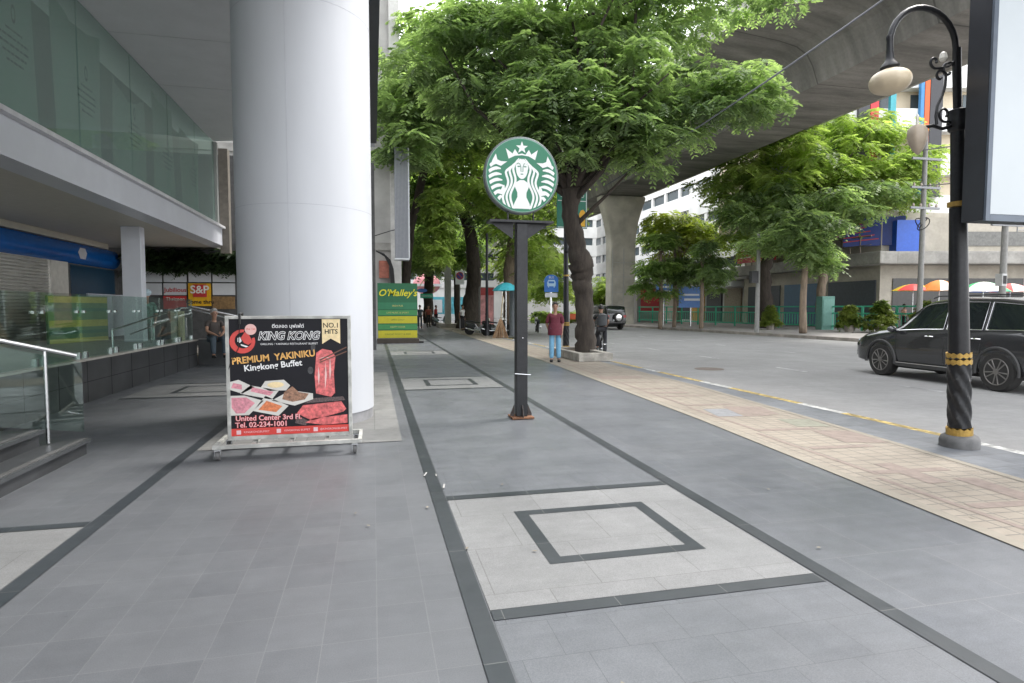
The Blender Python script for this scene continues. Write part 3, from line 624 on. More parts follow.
# advertising boards
def board(name, label, F, w_, h_, m, th=.25, cat='sign'):
    t = thing(name, label, cat, tuple(F[0])); MB().obox(F, 0, w_, 0, h_, -th, 0).build('board', m, t, True); return t
navy = mat('navy_board', (.008,.02,.085), .4); redboard = mat('red_board', (.42,.03,.03), .4)
F = fr((33.4,44.8,6.7), Uy, Uz); t = board('cinema_board', 'navy advertising board with pale gold lettering on the canopy behind the trees', F, 7.6, 2.3, navy)
text('lettering','Lido', 1.7, fr((33.4,43.2,7.8),Uy,Uz), mat('pale_gold', (.62,.55,.25), .4), t, .03, sx=1.1)
text('lettering','71', .9, fr((33.4,39.0,7.4),Uy,Uz), ivory, t, .03)
F = fr((33.3,50.3,5.62), Uy, Uz); t = board('red_board', 'red advertising board with small white lines left of the navy board', F, 5.2, 1.9, redboard)
mb = MB()
for k in range(4): mb.obox(F, .4, 4.6-.5*(k % 2), 1.45-.34*k, 1.55-.34*k, 0, .02)
mb.build('line', ivory, t, True)
F = fr((33.2,41.5,8.6), Uy, Uz); t = board('striped_board', 'blue advertising board with slanting red stripes above the canopy railing', F, 5.6, 1.7, mat('royal_blue', (.02,.07,.36), .4))
mb = MB()
for k in range(5): F2 = F; mb.poly(F, [(.1,.1+.3*k),(3.6-.3*k,.3+.3*k),(3.6-.3*k,.4+.3*k),(.1,.2+.3*k)], .02)
mb.build('red_stripe', redboard, t, True)
a = at(896,259,Y=35.0); F = fr(tuple(a), tuple(D2), Uz)
t = board('blue_board', 'bright blue blank advertising board at the corner of the canopy', F, 1.75, 2.7, mat('bright_blue', (.02,.10,.5), .4), 2.2)
a = at(843,247,Y=37.5); F = fr(tuple(a), (.75,-.66,0), Uz)
t = board('blue_red_board', 'dark blue board with thin red stripes angled at the corner', F, 3.8, 2.0, mat('deep_blue', (.012,.035,.2), .4), .3)
mb = MB()
for k in range(6): mb.poly(F, [(0,.3+.28*k),(2.2-.25*k,.45+.28*k),(2.2-.25*k,.52+.28*k),(0,.37+.28*k)], .02)
mb.build('red_stripe', redboard, t, True)
# far end of the street
fe = facade('end_white_building', 'white building closing the far end of the footpath', fr((2.5,95,-.1),(1,0,0),Uz), 34, 22, 5, 4.2, white_wall, far_glass, z0=6.0)
fe2 = facade('distant_white_block', 'distant white block seen between the tree trunk and the viaduct pier', fr((24,140,-.1),(1,0,0),Uz), 40, 42, 9, 4.4, white_wall, far_glass, z0=6.0)
hb = thing('blue_hoarding', 'turquoise printed hoarding across the far end of the footpath', 'hoarding', (9,80,0))
a = at(424,322,Y=80); c_ = at(470,297,Y=80)
MB().box(a.x,c_.x,80,80.2,-.1,c_.z).build('hoarding_panel', mat('turquoise', (.10,.42,.52), .5, var=.5, scale=1.2), hb, True)
MB().box(a.x,c_.x,79.9,79.97,-.1,.7).build('hoarding_base', lit, hb, True)
MB().box(a.x+.8,a.x+2.4,79.85,79.95,.9,2.6).build('hoarding_patch', lit, hb, True)
aw = thing('pink_awning', 'pink rounded awning with white edge above the distant shops', 'awning', (5,78,3))
a = at(413,296,Y=76); c_ = at(441,280,Y=76)
MB().box(a.x,c_.x,75,78,a.z+1.2,a.z+1.5).build('white_edge', lit, aw, True)
MB().ball(((a.x+c_.x)/2,76.5,a.z+1.5),(c_.x-a.x)/2,1.2,1.3).build('awning_top', mat('pink', (.6,.25,.27), .6), aw, True, smooth=True)

# ================================================================== TREES
def sprays(centers, radii, n, L_, leaf, seed, pad=1.):
    """pinnate sprays: a drooping stalk with leaflets either side, spread over flattened pads"""
    g = np.random.default_rng(seed); C_ = np.repeat(np.array(centers, float), n, 0); Rr = np.repeat(np.array(radii, float), n, 0); M = len(C_)
    d = g.normal(size=(M,3)); d[:,2] = np.abs(d[:,2])*1.1-.45; d /= np.linalg.norm(d, axis=1)[:,None]
    rad = g.random(M)**.42
    P = C_+d*Rr*rad[:,None]
    az = np.arctan2(d[:,1], d[:,0])+g.normal(size=M)*.7
    el = g.normal(size=M)*.3-.28
    A = np.stack([np.cos(az)*np.cos(el), np.sin(az)*np.cos(el), np.sin(el)], 1)
    B = np.stack([-np.sin(az), np.cos(az), g.normal(size=M)*.25], 1); B /= np.linalg.norm(B, axis=1)[:,None]
    ll = L_*(.6+.8*g.random(M)); K = 5; vs = []
    for k in range(K):
        s = (k+.5)/K; base = P+A*(ll*s)[:,None]; base[:,2] -= ll*s*s*.35
        for sg in (-1, 1):
            dr = B*sg*.85+A*.5; dr[:,2] -= .22+.25*g.random(M); dr /= np.linalg.norm(dr, axis=1)[:,None]
            le = leaf*(1.15-.6*abs(s-.45))*(.7+.6*g.random(M)); wd = (le*.23)[:,None]
            nn = np.cross(dr, A); pr = np.cross(nn, dr); pr /= np.linalg.norm(pr, axis=1)[:,None]+1e-9
            tip = base+dr*le[:,None]; mid = base+dr*(le*.5)[:,None]
            vs.append(np.stack([base, mid+pr*wd, tip, mid-pr*wd], 1))
    V = np.concatenate(vs, 1).reshape(M, -1, 4, 3); return V.reshape(-1, 3)
def leaf_mesh(name, V, m, parent, world=True):
    off = OFF[parent.name] if world else Vector(); V = V-np.array(off)
    n = len(V)//4; me = bpy.data.meshes.new(name); me.vertices.add(len(V)); me.vertices.foreach_set('co', V.astype('f').ravel())
    me.loops.add(4*n); me.loops.foreach_set('vertex_index', np.arange(4*n, dtype='i')); me.polygons.add(n)
    me.polygons.foreach_set('loop_start', np.arange(0, 4*n, 4, dtype='i')); me.polygons.foreach_set('loop_total', np.full(n, 4, 'i'))
    me.update(); me.validate(); me.materials.append(m)
    o = bpy.data.objects.new(name, me); C.objects.link(o); o.parent = parent; OFF[o.name] = OFF[parent.name]; return o
def limb(mb, a, b, r0, r1, seed, sag=.12, n=7):
    g = random.Random(seed); a, b = Vector(a), Vector(b); L_ = (b-a).length; pts = []
    o1 = Vector((g.uniform(-1,1), g.uniform(-1,1), g.uniform(-.3,1)))*L_*sag
    for i in range(n+1):
        s = i/n; p = a.lerp(b, s)+o1*math.sin(PI*s)+Vector((g.uniform(-1,1), g.uniform(-1,1), g.uniform(-1,1)))*L_*.018*(1 if 0 < i < n else 0); pts.append(p)
    mb.tube(pts, [r0+(r1-r0)*(i/n)**.8 for i in range(n+1)], 8); return pts
def tree(name, label, base, trunk, trunk_r, regions, nclump, per, L_, leaf, lm, bm, seed, group, clump=(.9,.4), nlimb=14, extra=None, cat='tree', rough_trunk=0.12):
    """trunk: list of world points; regions: (centre, radii, weight) ellipsoids that the clumps fill"""
    t = thing(name, label, cat, base, 0, group); g = random.Random(seed); mb = MB()
    pts = [Vector(p) for p in trunk]; fine = []; rad = []
    for i in range(len(pts)-1):
        for s in range(5):
            q = s/5; fine.append(pts[i].lerp(pts[i+1], q)+Vector((g.uniform(-1,1), g.uniform(-1,1), 0))*trunk_r[i]*rough_trunk); rad.append((trunk_r[i]*(1-q)+trunk_r[i+1]*q)*g.uniform(1-rough_trunk*.6, 1+rough_trunk*.6))
    fine.append(pts[-1]); rad.append(trunk_r[-1]); mb.tube(fine, rad, 14)
    wsum = sum(r[2] for r in regions); cl = []
    for c_, rr, wt in regions:
        k = max(2, int(nclump*wt/wsum))
        for _ in range(k):
            while True:
                d = Vector((g.uniform(-1,1), g.uniform(-1,1), g.uniform(-1,1)))
                if .15 < d.length < 1: break
            d = d*(1+.0*d.length)
            cl.append(Vector(c_)+Vector((d.x*rr[0], d.y*rr[1], d.z*rr[2])))
    top = pts[-1]; k = 0
    for c_ in g.sample(cl, min(nlimb, len(cl))):
        k += 1; limb(mb, fine[-1-(k % 4)], c_, trunk_r[-1]*.36, .02, seed*31+k)
    mb.build('trunk', bm, t, True, smooth=True, norm=False, auto=180)
    rs = [(clump[0]*g.uniform(.7,1.35),)*2+(clump[1]*g.uniform(.7,1.3),) for _ in cl]
    leaf_mesh('crown', sprays(cl, rs, per, L_, leaf, seed), lm, t)
    return t, cl
def reg(px, py, Y, rx, ry, rd, wt):       # a region of the crown as measured in the photo: centre pixel, depth, half sizes in pixels, half depth in metres
    c_ = at(px, py, Y=Y); k = (c_-cam.location).dot(_F)/600; return (c_, (rx*k, rd, ry*k), wt)
GRP = 'street trees along the kerb'
# main tree
P = lambda px, py, Y: at(px, py, Y=Y)
b0 = at(585,357,z=0.15)
tr = [P(586,356,17.4), P(586,330,17.4), P(584,300,17.4), P(582,283,17.4), P(582,266,17.35), P(577,245,17.3), P(570,215,17.2), P(572,188,17.1)]
tree('large_street_tree', 'big kerbside tree with a knobbly dark trunk in a stone planter beside the woman', tuple(b0), tr,
     [.34,.29,.27,.31,.37,.27,.24,.31],
     [reg(590,95,17,110,62,2.6,26), reg(690,95,15.5,88,42,1.8,15), reg(740,100,15,42,16,1.2,4), reg(630,150,16,45,24,1.4,5), reg(570,25,18,140,50,3,24), reg(500,75,18.5,75,60,2.2,24), reg(735,0,16.5,70,13,1.5,5), reg(640,5,17.5,70,28,2,14), reg(585,115,15.9,62,42,.8,20), reg(540,110,16.6,40,35,.8,8), reg(480,25,19,60,22,2,8), reg(560,45,18,70,28,2,12), reg(540,-40,17,200,40,3.5,14), reg(660,150,15.2,30,18,.8,3), reg(455,60,19,55,45,2,14), reg(605,140,16,60,28,2,7)],
     325, 44, .34, .16, leaf_a, bark, 11, GRP, (.62,.26), 26)
t_main = C.objects['crown']
mb = MB()
for a_, b_, r0, r1, sd_ in [((572,205,17.2),(545,120,17.6),.12,.06,1),((545,120,17.6),(490,55,18.5),.08,.03,2),((572,205,17.2),(590,120,16.6),.13,.08,3),((590,120,16.6),(572,20,17),.08,.04,4),((590,120,16.6),(690,85,15.6),.08,.02,5),((576,225,17.1),(640,160,15.8),.08,.02,6),((545,120,17.6),(575,-10,18),.08,.03,7),((572,20,17),(690,-20,16),.06,.02,8),((572,195,17.1),(510,165,18),.07,.02,9)]:
    limb(mb, P(*a_), P(*b_), r0, r1, sd_, .06)
mb.build('branch', bark, bpy.data.objects['large_street_tree'], True, smooth=True, norm=False, auto=180)
# trunk of the second tree, leaning
tr = [P(469,329,44), P(470,315,44), P(473,295,44), P(474,270,43.6), P(472,240,43), P(462,205,42), P(452,180,41)]
tree('leaning_street_tree', 'dark leaning tree with flared foot behind the parked motorbikes', (at(469,329,z=0)[0], 44, 0), tr, [1.0,.72,.58,.5,.45,.38,.25],
     [reg(450,170,41,62,55,4,22), reg(440,120,40,55,40,3,12), reg(500,200,43,50,50,4,12), reg(420,215,41,26,40,3,6)],
     85, 44, .8, .34, leaf_d, bark, 12, GRP, (1.5,.7), 14, rough_trunk=.08)
tr = [P(512,325,34), P(511,300,34), P(509,270,34), P(514,240,33.6), P(520,205,33)]
tree('brown_trunk_tree', 'brown barked tree behind the sign pole beside the teal umbrella', (at(512,325,Y=34)[0],34,0), tr, [.5,.42,.36,.32,.25],
     [reg(525,195,33,45,50,3,14), reg(530,262,35,34,18,2.5,6), reg(480,165,33,50,40,3,10)], 60, 44, .6, .28, leaf_b, bark_pale, 13, GRP, (1.2,.55), 10)
tr = [P(458,325,52), P(457,300,52), P(456,260,52), P(452,230,52)]
tree('slim_dark_tree', 'slim dark trunk next to the pale utility pole', (at(458,325,Y=52)[0],52,0), tr, [.3,.26,.24,.2],
     [reg(445,240,52,30,30,4,10)], 34, 44, .9, .42, leaf_d, bark, 14, GRP, (1.5,.8), 7)
tr = [P(428,322,58), P(428,295,58), P(430,265,58), P(432,240,58)]
tree('far_forked_tree', 'forked tree above the far pedestrians beside the green street plate', (at(428,322,Y=58)[0],58,0), tr, [.5,.45,.4,.3],
     [reg(425,225,58,34,50,5,16), reg(398,250,54,18,32,4,6)], 60, 44, .9, .42, leaf_a, bark, 15, GRP, (1.7,.9), 8)
# tree leaning over from the left, its foot hidden behind the green board
tr = [P(404,330,36), P(405,290,36), P(410,230,35), P(425,170,33), P(435,120,31)]
tree('overhanging_tree', 'tree behind the green pub board with foliage against the concrete building', (at(404,330,Y=36)[0],36,0), tr, [.3,.28,.25,.2,.14],
     [reg(405,110,28,24,42,2.5,10), reg(430,90,29,45,50,3,14), reg(470,110,31,50,60,3,14), reg(408,145,27,18,16,1.6,4), reg(425,45,29,30,20,2,4)], 95, 46, .55, .26, leaf_a, bark, 16, GRP, (.95,.45), 14)
# pale hanging creeper
cr = thing('hanging_creeper', 'pale green creeper hanging in a long curtain from the branches', 'plant', tuple(P(440,200,30)))
cen = [tuple(P(440+(random.random()-.5)*28*(1-k/60), 192+k*1.35, 30)+Vector((0,random.uniform(-.5,.5),0))) for k in range(52)]
leaf_mesh('foliage', sprays(cen, [(.42,.42,.25)]*len(cen), 26, .35, .2, 21), leaf_b, cr)
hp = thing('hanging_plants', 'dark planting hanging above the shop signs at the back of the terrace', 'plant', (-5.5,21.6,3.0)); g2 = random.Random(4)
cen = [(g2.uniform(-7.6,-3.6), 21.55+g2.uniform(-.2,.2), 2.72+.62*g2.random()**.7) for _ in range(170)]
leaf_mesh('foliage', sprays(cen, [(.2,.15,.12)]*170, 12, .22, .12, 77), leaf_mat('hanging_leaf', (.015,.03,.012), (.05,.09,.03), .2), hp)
# far side trees
GF = 'trees along the far footpath'
tr = [P(766,331,39), P(765,300,39), P(764,270,39), P(772,245,39), P(780,225,39)]
tree('large_shade_tree', 'wide bright green shade tree over the canopy across the road', (at(766,331,Y=39)[0],39,0), tr, [.55,.5,.45,.4,.3],
     [reg(820,160,38,80,42,5,26), reg(775,190,39,62,50,4,20), reg(870,175,37,46,48,4,15), reg(748,225,40,24,28,3,6), reg(850,128,38,45,20,3,8), reg(738,185,40,20,30,3,5), reg(905,165,36,16,22,2,3)],
     160, 44, .75, .32, leaf_b, bark, 17, GF, (1.35,.5), 22)
tr = [P(822,329,36), P(820,300,36), P(823,275,36), P(815,255,36), P(822,235,36)]
tree('forked_shade_tree', 'forked brown tree with darker foliage in front of the navy board', (at(822,329,Y=36)[0],36,0), tr, [.35,.3,.28,.24,.2],
     [reg(810,210,35,48,22,3,12), reg(770,205,35,40,26,3,9), reg(850,205,35,45,22,3,9), reg(885,195,35,22,16,2,4)],
     60, 42, .7, .30, leaf_a, bark_pale, 18, GF, (1.2,.5), 12)
tr = [P(803,333,30), P(803,300,30), P(805,270,30), P(806,240,30)]
tree('slender_street_tree', 'slender straight pale trunk tree behind the green railing', (at(803,333,Y=30)[0],30,0), tr, [.22,.19,.17,.13],
     [reg(806,235,30,28,24,1.6,8), reg(822,262,30,12,8,.6,2), reg(780,240,31,26,16,1.5,4)], 34, 42, .6, .26, leaf_a, bark_pale, 19, GF, (.8,.4), 8, rough_trunk=.06)
for i, (px, py, Y, regs, lm_, lab) in enumerate([
    (660,329,41,[reg(662,240,41,18,7,1.1,3),reg(657,266,41,18,8,1.1,4),reg(662,292,41,8,4,1,1),reg(645,282,41,8,8,.8,1)], leaf_d, 'young tree with dark flat layered crown left of the small blue signs'),
    (674,328,42,[reg(680,268,42,12,16,1.4,6)], leaf_a, 'young tree with loose grey green crown right of the dark layered one'),
    (701,331,39,[reg(705,262,39,12,26,1.4,8),reg(718,275,39,10,18,1.2,4)], leaf_a, 'young tree with a drooping crown in front of the amber shop sign')]):
    g_ = at(px, py, Y=Y); tr = [P(px,py,Y), P(px+1,py-25,Y), P(px+1,py-55,Y), P(px+1,py-90,Y)]
    tree('young_tree', lab, tuple(g_), tr, [.16,.14,.12,.09], regs, [34,18,22][i], 40, .6, .26, lm_, bark_pale, 30+i, GF, (.62,.24), 9, rough_trunk=.05)
tree('yellow_green_tree', 'pale yellow green tree in front of the white office building', tuple(P(678,320,56)), [P(678,325,56),P(678,280,56),P(680,240,56)], [.3,.25,.2],
     [reg(670,235,56,26,22,4,12), reg(700,235,56,18,20,3,6)], 34, 40, .9, .4, leaf_y, bark_pale, 40, GF, (1.5,.8), 8)
tree('roadside_tree', 'small tree half hidden by the viaduct pier at the far kerb', tuple(P(590,322,75)), [P(600,325,75),P(600,290,75)], [.3,.2],
     [reg(600,295,75,16,14,3,8), reg(537,250,70,30,30,5,12), reg(545,285,70,22,12,4,6)], 50, 40, 1.1, .5, leaf_b, bark, 41, 'street trees along the kerb', (1.8,.9), 6)

Ux = (1,0,0)
# ================================================================== ADVERTISING CART
ac = thing('advertising_cart', 'wheeled restaurant advertising cart with a black poster standing before the round column', 'sign', (-.83,6.6,0))
cart_paint = mat('cart_paint', (.50,.50,.47), .5, var=.12, scale=12, stain=.3, sscale=6)
BX, BY, BZ = -1.415, 6.46, .20; BW, BH = 1.165, 1.20
F = fr((BX,BY,BZ), Ux, Uz)
MB().obox(F, .01, BW-.01, .01, BH-.01, -.05, 0).build('poster', mat('poster_black', (.012,.012,.016), .6, var=.1, spec=.25), ac, True)
mb = MB(); 
for u0,u1,v0,v1 in ((-.022,.012,-.03,BH+.022),(BW-.012,BW+.022,-.03,BH+.022),(.012,BW-.012,BH-.01,BH+.02),(.012,BW-.012,-.03,.008)): mb.obox(F,u0,u1,v0,v1,-.075,.012)
mb.build('frame', cart_paint, ac, True, bevel=.004)
po = [o for o in ac.children if o.name.startswith('poster')][0]
def pic(name, m, polys, w):
    mb = MB()
    for p in polys: mb.poly(F, p, w)
    return mb.build(name, m, po, True)
circ = lambda cx, cy, r, n=28, ry=None: [(cx+r*math.cos(2*PI*k/n), cy+(ry or r)*math.sin(2*PI*k/n)) for k in range(n)]
red = mat('print_red', (.62,.05,.04), .35, var=.1); meat = mat('print_meat', (.62,.13,.13), .35, var=.6, scale=22); meat2 = mat('print_meat_dark', (.42,.09,.08), .35, var=.5, scale=30)
pink = mat('print_pink', (.62,.25,.3), .35, var=.35, scale=30); plate = mat('print_plate', (.62,.60,.56), .35, var=.1)
goldp = mat('print_gold', (.70,.38,.10), .35, var=.35, scale=8); goldl = mat('print_gold_light', (.78,.62,.35), .35, var=.25, scale=10); whitep = mat('print_white', (.8,.8,.8), .4, var=0)
blk = mat('print_black', (.012,.012,.016), .6, var=0, spec=.25)
pic('picture_strip', red, [[(.01,.01),(BW-.01,.01),(BW-.01,.085),(.01,.085)]], .002)
# emblem: broken red ring
ring = []
for k in range(26):
    a0, a1 = R(80+k*11.5), R(80+(k+1)*11.5); r0 = .095-.028*math.sin(PI*(k+.5)/26); 
    ring.append([(.135+.12*math.cos(a0),.965+.12*math.sin(a0)),(.135+.12*math.cos(a1),.965+.12*math.sin(a1)),(.135+r0*math.cos(a1),.965+r0*math.sin(a1)),(.135+r0*math.cos(a0),.965+r0*math.sin(a0))])
pic('emblem_ring', red, ring, .002)
pic('emblem_blot', red, [[(.12,1.0),(.16,1.06),(.2,1.03),(.23,.96),(.19,.93),(.15,.95)]], .0025)
pic('emblem_mark', whitep, [[(.09,1.0),(.115,1.01),(.13,.97),(.11,.95),(.09,.965)],[(.12,.94),(.19,.915),(.17,.905),(.12,.925)]], .003)
pic('emblem_disc', mat('print_rose', (.75,.45,.42), .4), [circ(.215,1.085,.055)], .0035)
text('lettering', 'the 1st', .032, fr((BX+.215,BY,BZ+1.09),Ux,Uz), red, po, .005)
# gold ribbon
pic('ribbon', goldl, [[(.90,.93),(.985,.985),(1.08,.93),(1.08,1.185),(.90,1.185)]], .002)
text('lettering', 'NO.1', .07, fr((BX+.99,BY,BZ+1.12),Ux,Uz), blk, po, .004, bold=.01)
text('lettering', 'HITS', .065, fr((BX+.99,BY,BZ+1.055),Ux,Uz), blk, po, .004, bold=.02)
text('lettering', 'ตีตลอด บุฟเฟ่ต์', .05, fr((BX+.57,BY,BZ+1.115),Ux,Uz), whitep, po, .003, bold=.01)
for dx, m_, w_, bo in ((0,whitep,.003,.055),(.0,blk,.0042,.0)):
    text('lettering', 'KING KONG', .112, fr((BX+.575+dx,BY,BZ+1.015),Ux,Uz), m_, po, w_, shear=.25, sx=.92, bold=bo)
text('lettering', 'GRILLING / YAKINIKU RESTAURANT BUFFET', .028, fr((BX+.58,BY,BZ+.935),Ux,Uz), whitep, po, .003)
Fs = fr((BX+.43,BY,BZ+.80),(1,0,.09),(-.09,0,1))
text('lettering', 'PREMIUM  YAKINIKU', .093, Fs, goldp, po, .003, sx=.93, bold=.03)
Fs = fr((BX+.42,BY,BZ+.715),(1,0,.09),(-.09,0,1))
text('lettering', 'Kingkong Buffet', .087, Fs, whitep, po, .003, bold=.02)
# hanging meat and chopsticks
pic('meat_slice', meat, [[(.83,.42),(.82,.60),(.84,.84),(.90,.88),(.99,.86),(1.03,.80),(1.01,.62),(1.02,.42),(.98,.38),(.9,.40)]], .003)
pic('meat_marbling', mat('print_fat', (.75,.5,.48), .4), [[(.86,.5),(.87,.6),(.86,.7),(.85,.6)],[(.92,.45),(.94,.6),(.93,.75),(.92,.6)],[(.97,.55),(.985,.65),(.975,.8),(.965,.65)],[(.86,.78),(.93,.8),(.98,.78),(.93,.785)]], .0035)
pic('chopstick', mat('print_brown', (.12,.05,.03), .4), [[(.87,.77),(1.14,.90),(1.145,.89),(.875,.755)],[(.87,.745),(1.14,.855),(1.145,.845),(.875,.735)]], .0045)
for q_ in (circ(.81,.9,.022,10,.05), circ(.78,.66,.028,10,.04), circ(.82,.99,.016,10,.03)): pic('smoke', mat('print_smoke', (.06,.06,.065), .6, var=.5, scale=20), [q_], .0022)
# plates of food
pic('food_plate', plate, [[(.01,.56),(.09,.58),(.24,.50),(.12,.44),(.01,.48)], [(.10,.44),(.20,.52),(.47,.46),(.40,.37)], [(.3,.50),(.34,.56),(.52,.57),(.58,.51),(.54,.46),(.38,.46)], [(.22,.26),(.34,.41),(.56,.30),(.46,.20)], [(.40,.36),(.62,.30),(.80,.36),(.80,.42),(.58,.46)], [(.01,.22),(.01,.42),(.14,.42),(.32,.36),(.18,.22)]], .003)
pic('food_dish', goldl, [circ(.44,.52,.08,16,.03)], .0036)
pic('food_slices', pink, [[(.02,.30),(.02,.40),(.16,.40),(.24,.34),(.14,.24),(.06,.24)], [(.02,.50),(.04,.55),(.12,.53),(.12,.48)], [(.2,.46),(.22,.5),(.42,.45),(.38,.41)]], .0036)
pic('food_slices', mat('print_orange', (.66,.2,.08), .4, var=.4, scale=30), [[(.27,.27),(.35,.36),(.50,.30),(.44,.24)]], .0036)
pic('food_prawns', mat('print_prawn', (.30,.16,.1), .4, var=.7, scale=35), [[(.50,.37),(.52,.44),(.60,.50),(.66,.44),(.76,.42),(.72,.36),(.60,.34)]], .0036)
pic('meat_block', meat, [[(.64,.22),(.70,.30),(1.08,.33),(1.13,.25),(1.1,.22),(.78,.14)],[(.72,.12),(.80,.16),(1.14,.19),(1.14,.10),(.90,.09)]], .003)
pic('ember', mat('print_ember', (.10,.07,.07), .5, var=.9, scale=70), [[(.62,.12),(.64,.20),(.76,.13),(.72,.09)],[(.72,.32),(.78,.37),(1.1,.38),(1.12,.34)]], .0024)
pinkt = mat('print_pale_pink', (.75,.5,.53), .4, var=0)
text('lettering', 'United Center 3rd Fl.', .072, fr((BX+.37,BY,BZ+.185),Ux,Uz), red, po, .0042, bold=.05); text('lettering', 'United Center 3rd Fl.', .072, fr((BX+.37,BY,BZ+.185),Ux,Uz), pinkt, po, .005, bold=.005)
text('lettering', 'Tel. 02-234-1001', .072, fr((BX+.30,BY,BZ+.118),Ux,Uz), red, po, .0042, bold=.05); text('lettering', 'Tel. 02-234-1001', .072, fr((BX+.30,BY,BZ+.118),Ux,Uz), pinkt, po, .005, bold=.005)
for u, s_ in ((.25,'KINGKONGBUFFET'),(.64,'KINGKONG BUFFET'),(1.0,'@KINGKONGBUFFET')): text('lettering', s_, .028, fr((BX+u,BY,BZ+.046),Ux,Uz), pinkt, po, .004)
pic('icon', pinkt, [[(u,.025),(u+.042,.025),(u+.042,.067),(u,.067)] for u in (.06,.44,.80)], .0035)
# base with wheels
mb = MB()
for y in (6.30, 6.80): mb.box(-1.55,-.13,y,y+.035,.115,.155)
for x in (-1.55,-.165,-1.2,-.85,-.5): mb.box(x,x+.035,6.335,6.80,.117,.153)
mb.build('base_frame', cart_paint, ac, True, bevel=.003)
mb = MB()
for x in (-1.4,-1.0,-.62,-.30): mb.box(x,x+.03,6.47,6.50,.155,.20)
for x in (-1.42,-.27): mb.tube([(x,6.52,.75),(x,6.81,.15)], .012, 6)
mb.build('strut', cart_paint, ac, True)
MB().tube([(BX+.12,6.43,1.34),(BX+.12,6.43,1.44),(BX+.13,6.5,1.45),(BX+.14,6.56,1.3)], .012, 6).build('hook', black_rubber, ac, True)
MB().tube([(BX+.115,6.445,1.34),(BX+.10,6.445,1.1),(BX+.02,6.445,.95),(BX-.02,6.46,.8)], .004, 5).build('cord', black_rubber, ac, True)
for x in (-1.50,-.20):
    for y in (6.32, 6.80):
        c_ = MB().box(x-.03,x+.03,y-.03,y+.05,.10,.114).box(x-.028,x-.022,y-.02,y+.04,.05,.10).box(x+.022,x+.028,y-.02,y+.04,.05,.10).build('caster', steel, ac, True)
        MB().lathe((x,y+.01,.052), [(.03,-.018),(.048,-.015),(.048,.015),(.03,.018)], 18, 'x').build('wheel', mat('grey_rubber', (.12,.12,.12), .6), c_, True, smooth=True)

# ================================================================== COFFEE SIGN
cs = thing('coffee_shop_sign', 'round green and white coffee shop sign on a tall black post', 'sign', (1.95,7.89,0))
MB().box(1.873,2.027,7.815,7.965,.032,2.628).build('post', black_metal, cs, True, bevel=.012)
mb = MB().box(1.80,2.10,7.74,8.04,.012,.032)
mb.build('base_plate', mat('rusty_plate', (.18,.085,.045), .9, var=.5, scale=18), cs, True)
for F_ in (fr((1.95,7.89,0),(1,0,0),Uz), fr((1.95,7.89,0),(0,1,0),Uz)):
    for sg in (-1,1): MB().slab(F_, [(sg*.095,.032),(sg*.15,.032),(sg*.15,.06),(sg*.095,.19)], -.006, .006).build('base_gusset', mat('rust_black', (.05,.04,.037), .7, var=.6, scale=18), cs, True)
MB().tube([(1.84,7.79,.62),(2.06,7.79,.60)], .006, 6).tube([(1.95,7.785,1.1),(1.95,7.79,1.1)], .008, 6).build('tie_wire', steel, cs, True)
MB().box(1.50,2.37,7.76,8.02,2.63,2.66).build('top_plate', black_metal, cs, True)
F_ = fr((1.935,7.89,0),Ux,Uz)
for sg in (-1,1): MB().slab(F_, [(sg*.095,2.42),(sg*.40,2.63),(sg*.095,2.63)], -.01, .01).build('gusset', black_metal, cs, True)
for x in (1.77,2.12): MB().tube([(x,7.89,2.66),(x,7.89,2.80)], .012, 6).build('bolt', black_metal, cs, True)
SC = Vector((1.945,7.89,3.255)); SR = .505
MB().lathe(SC, [(SR-.01,-.062),(SR,-.055),(SR,.055),(SR-.01,.062)], 64, 'y').build('rim', mat('rim_grey', (.13,.15,.15), .4, .3), cs, True, smooth=True)
Fd = fr(tuple(SC+Vector((0,-.063,0))), Ux, Uz)
face = MB().poly(Fd, [(.475*math.cos(2*PI*k/64),.475*math.sin(2*PI*k/64)) for k in range(64)], .001).build('sign_face', mat('sign_green', (.008,.17,.085), .35, var=.04), cs, True)
MB().add([tuple(SC+Vector((r*math.cos(a),-.0635,r*math.sin(a)))) for a in [2*PI*k/64 for k in range(64)] for r in (.473,.482)], [(2*i,(2*i+2)%128,(2*i+3)%128,2*i+1) for i in range(64)]).build('sign_ring', mat('ring_pale', (.2,.4,.3), .4), face, True)
K_ = .475; wl, gl_ = [], []
def clampr(p, r=.955):
    d = math.hypot(*p); return (p[0]*K_, p[1]*K_) if d <= r else (p[0]/d*r*K_, p[1]/d*r*K_)
def ribbon(path, wd):
    out = []
    for i, (x, y) in enumerate(path):
        a = path[max(0,i-1)]; b_ = path[min(len(path)-1,i+1)]; dx, dy = b_[0]-a[0], b_[1]-a[1]; L_ = math.hypot(dx,dy) or 1
        h = (wd[i] if isinstance(wd,list) else wd)/2; out.append(((x-dy/L_*h,y+dx/L_*h),(x+dy/L_*h,y-dx/L_*h)))
    qs = []
    for a, b_ in zip(out[:-1], out[1:]):
        if math.hypot(*a[0]) > 1.02 and math.hypot(*b_[1]) > 1.02: continue
        qs.append([clampr(a[0]),clampr(b_[0]),clampr(b_[1]),clampr(a[1])])
    return qs
# star and crown
wl.append([clampr((.175*(1 if k%2==0 else .42)*math.sin(k*PI/5), .76+.175*(1 if k%2==0 else .42)*math.cos(k*PI/5))) for k in range(10)])
crown = [(-.38,.44),(-.46,.72),(-.27,.585),(-.20,.71),(-.10,.57),(0,.60),(.10,.57),(.20,.71),(.27,.585),(.46,.72),(.38,.44),(.2,.53),(0,.555),(-.2,.53)]
wl.append([clampr(p) for p in crown])
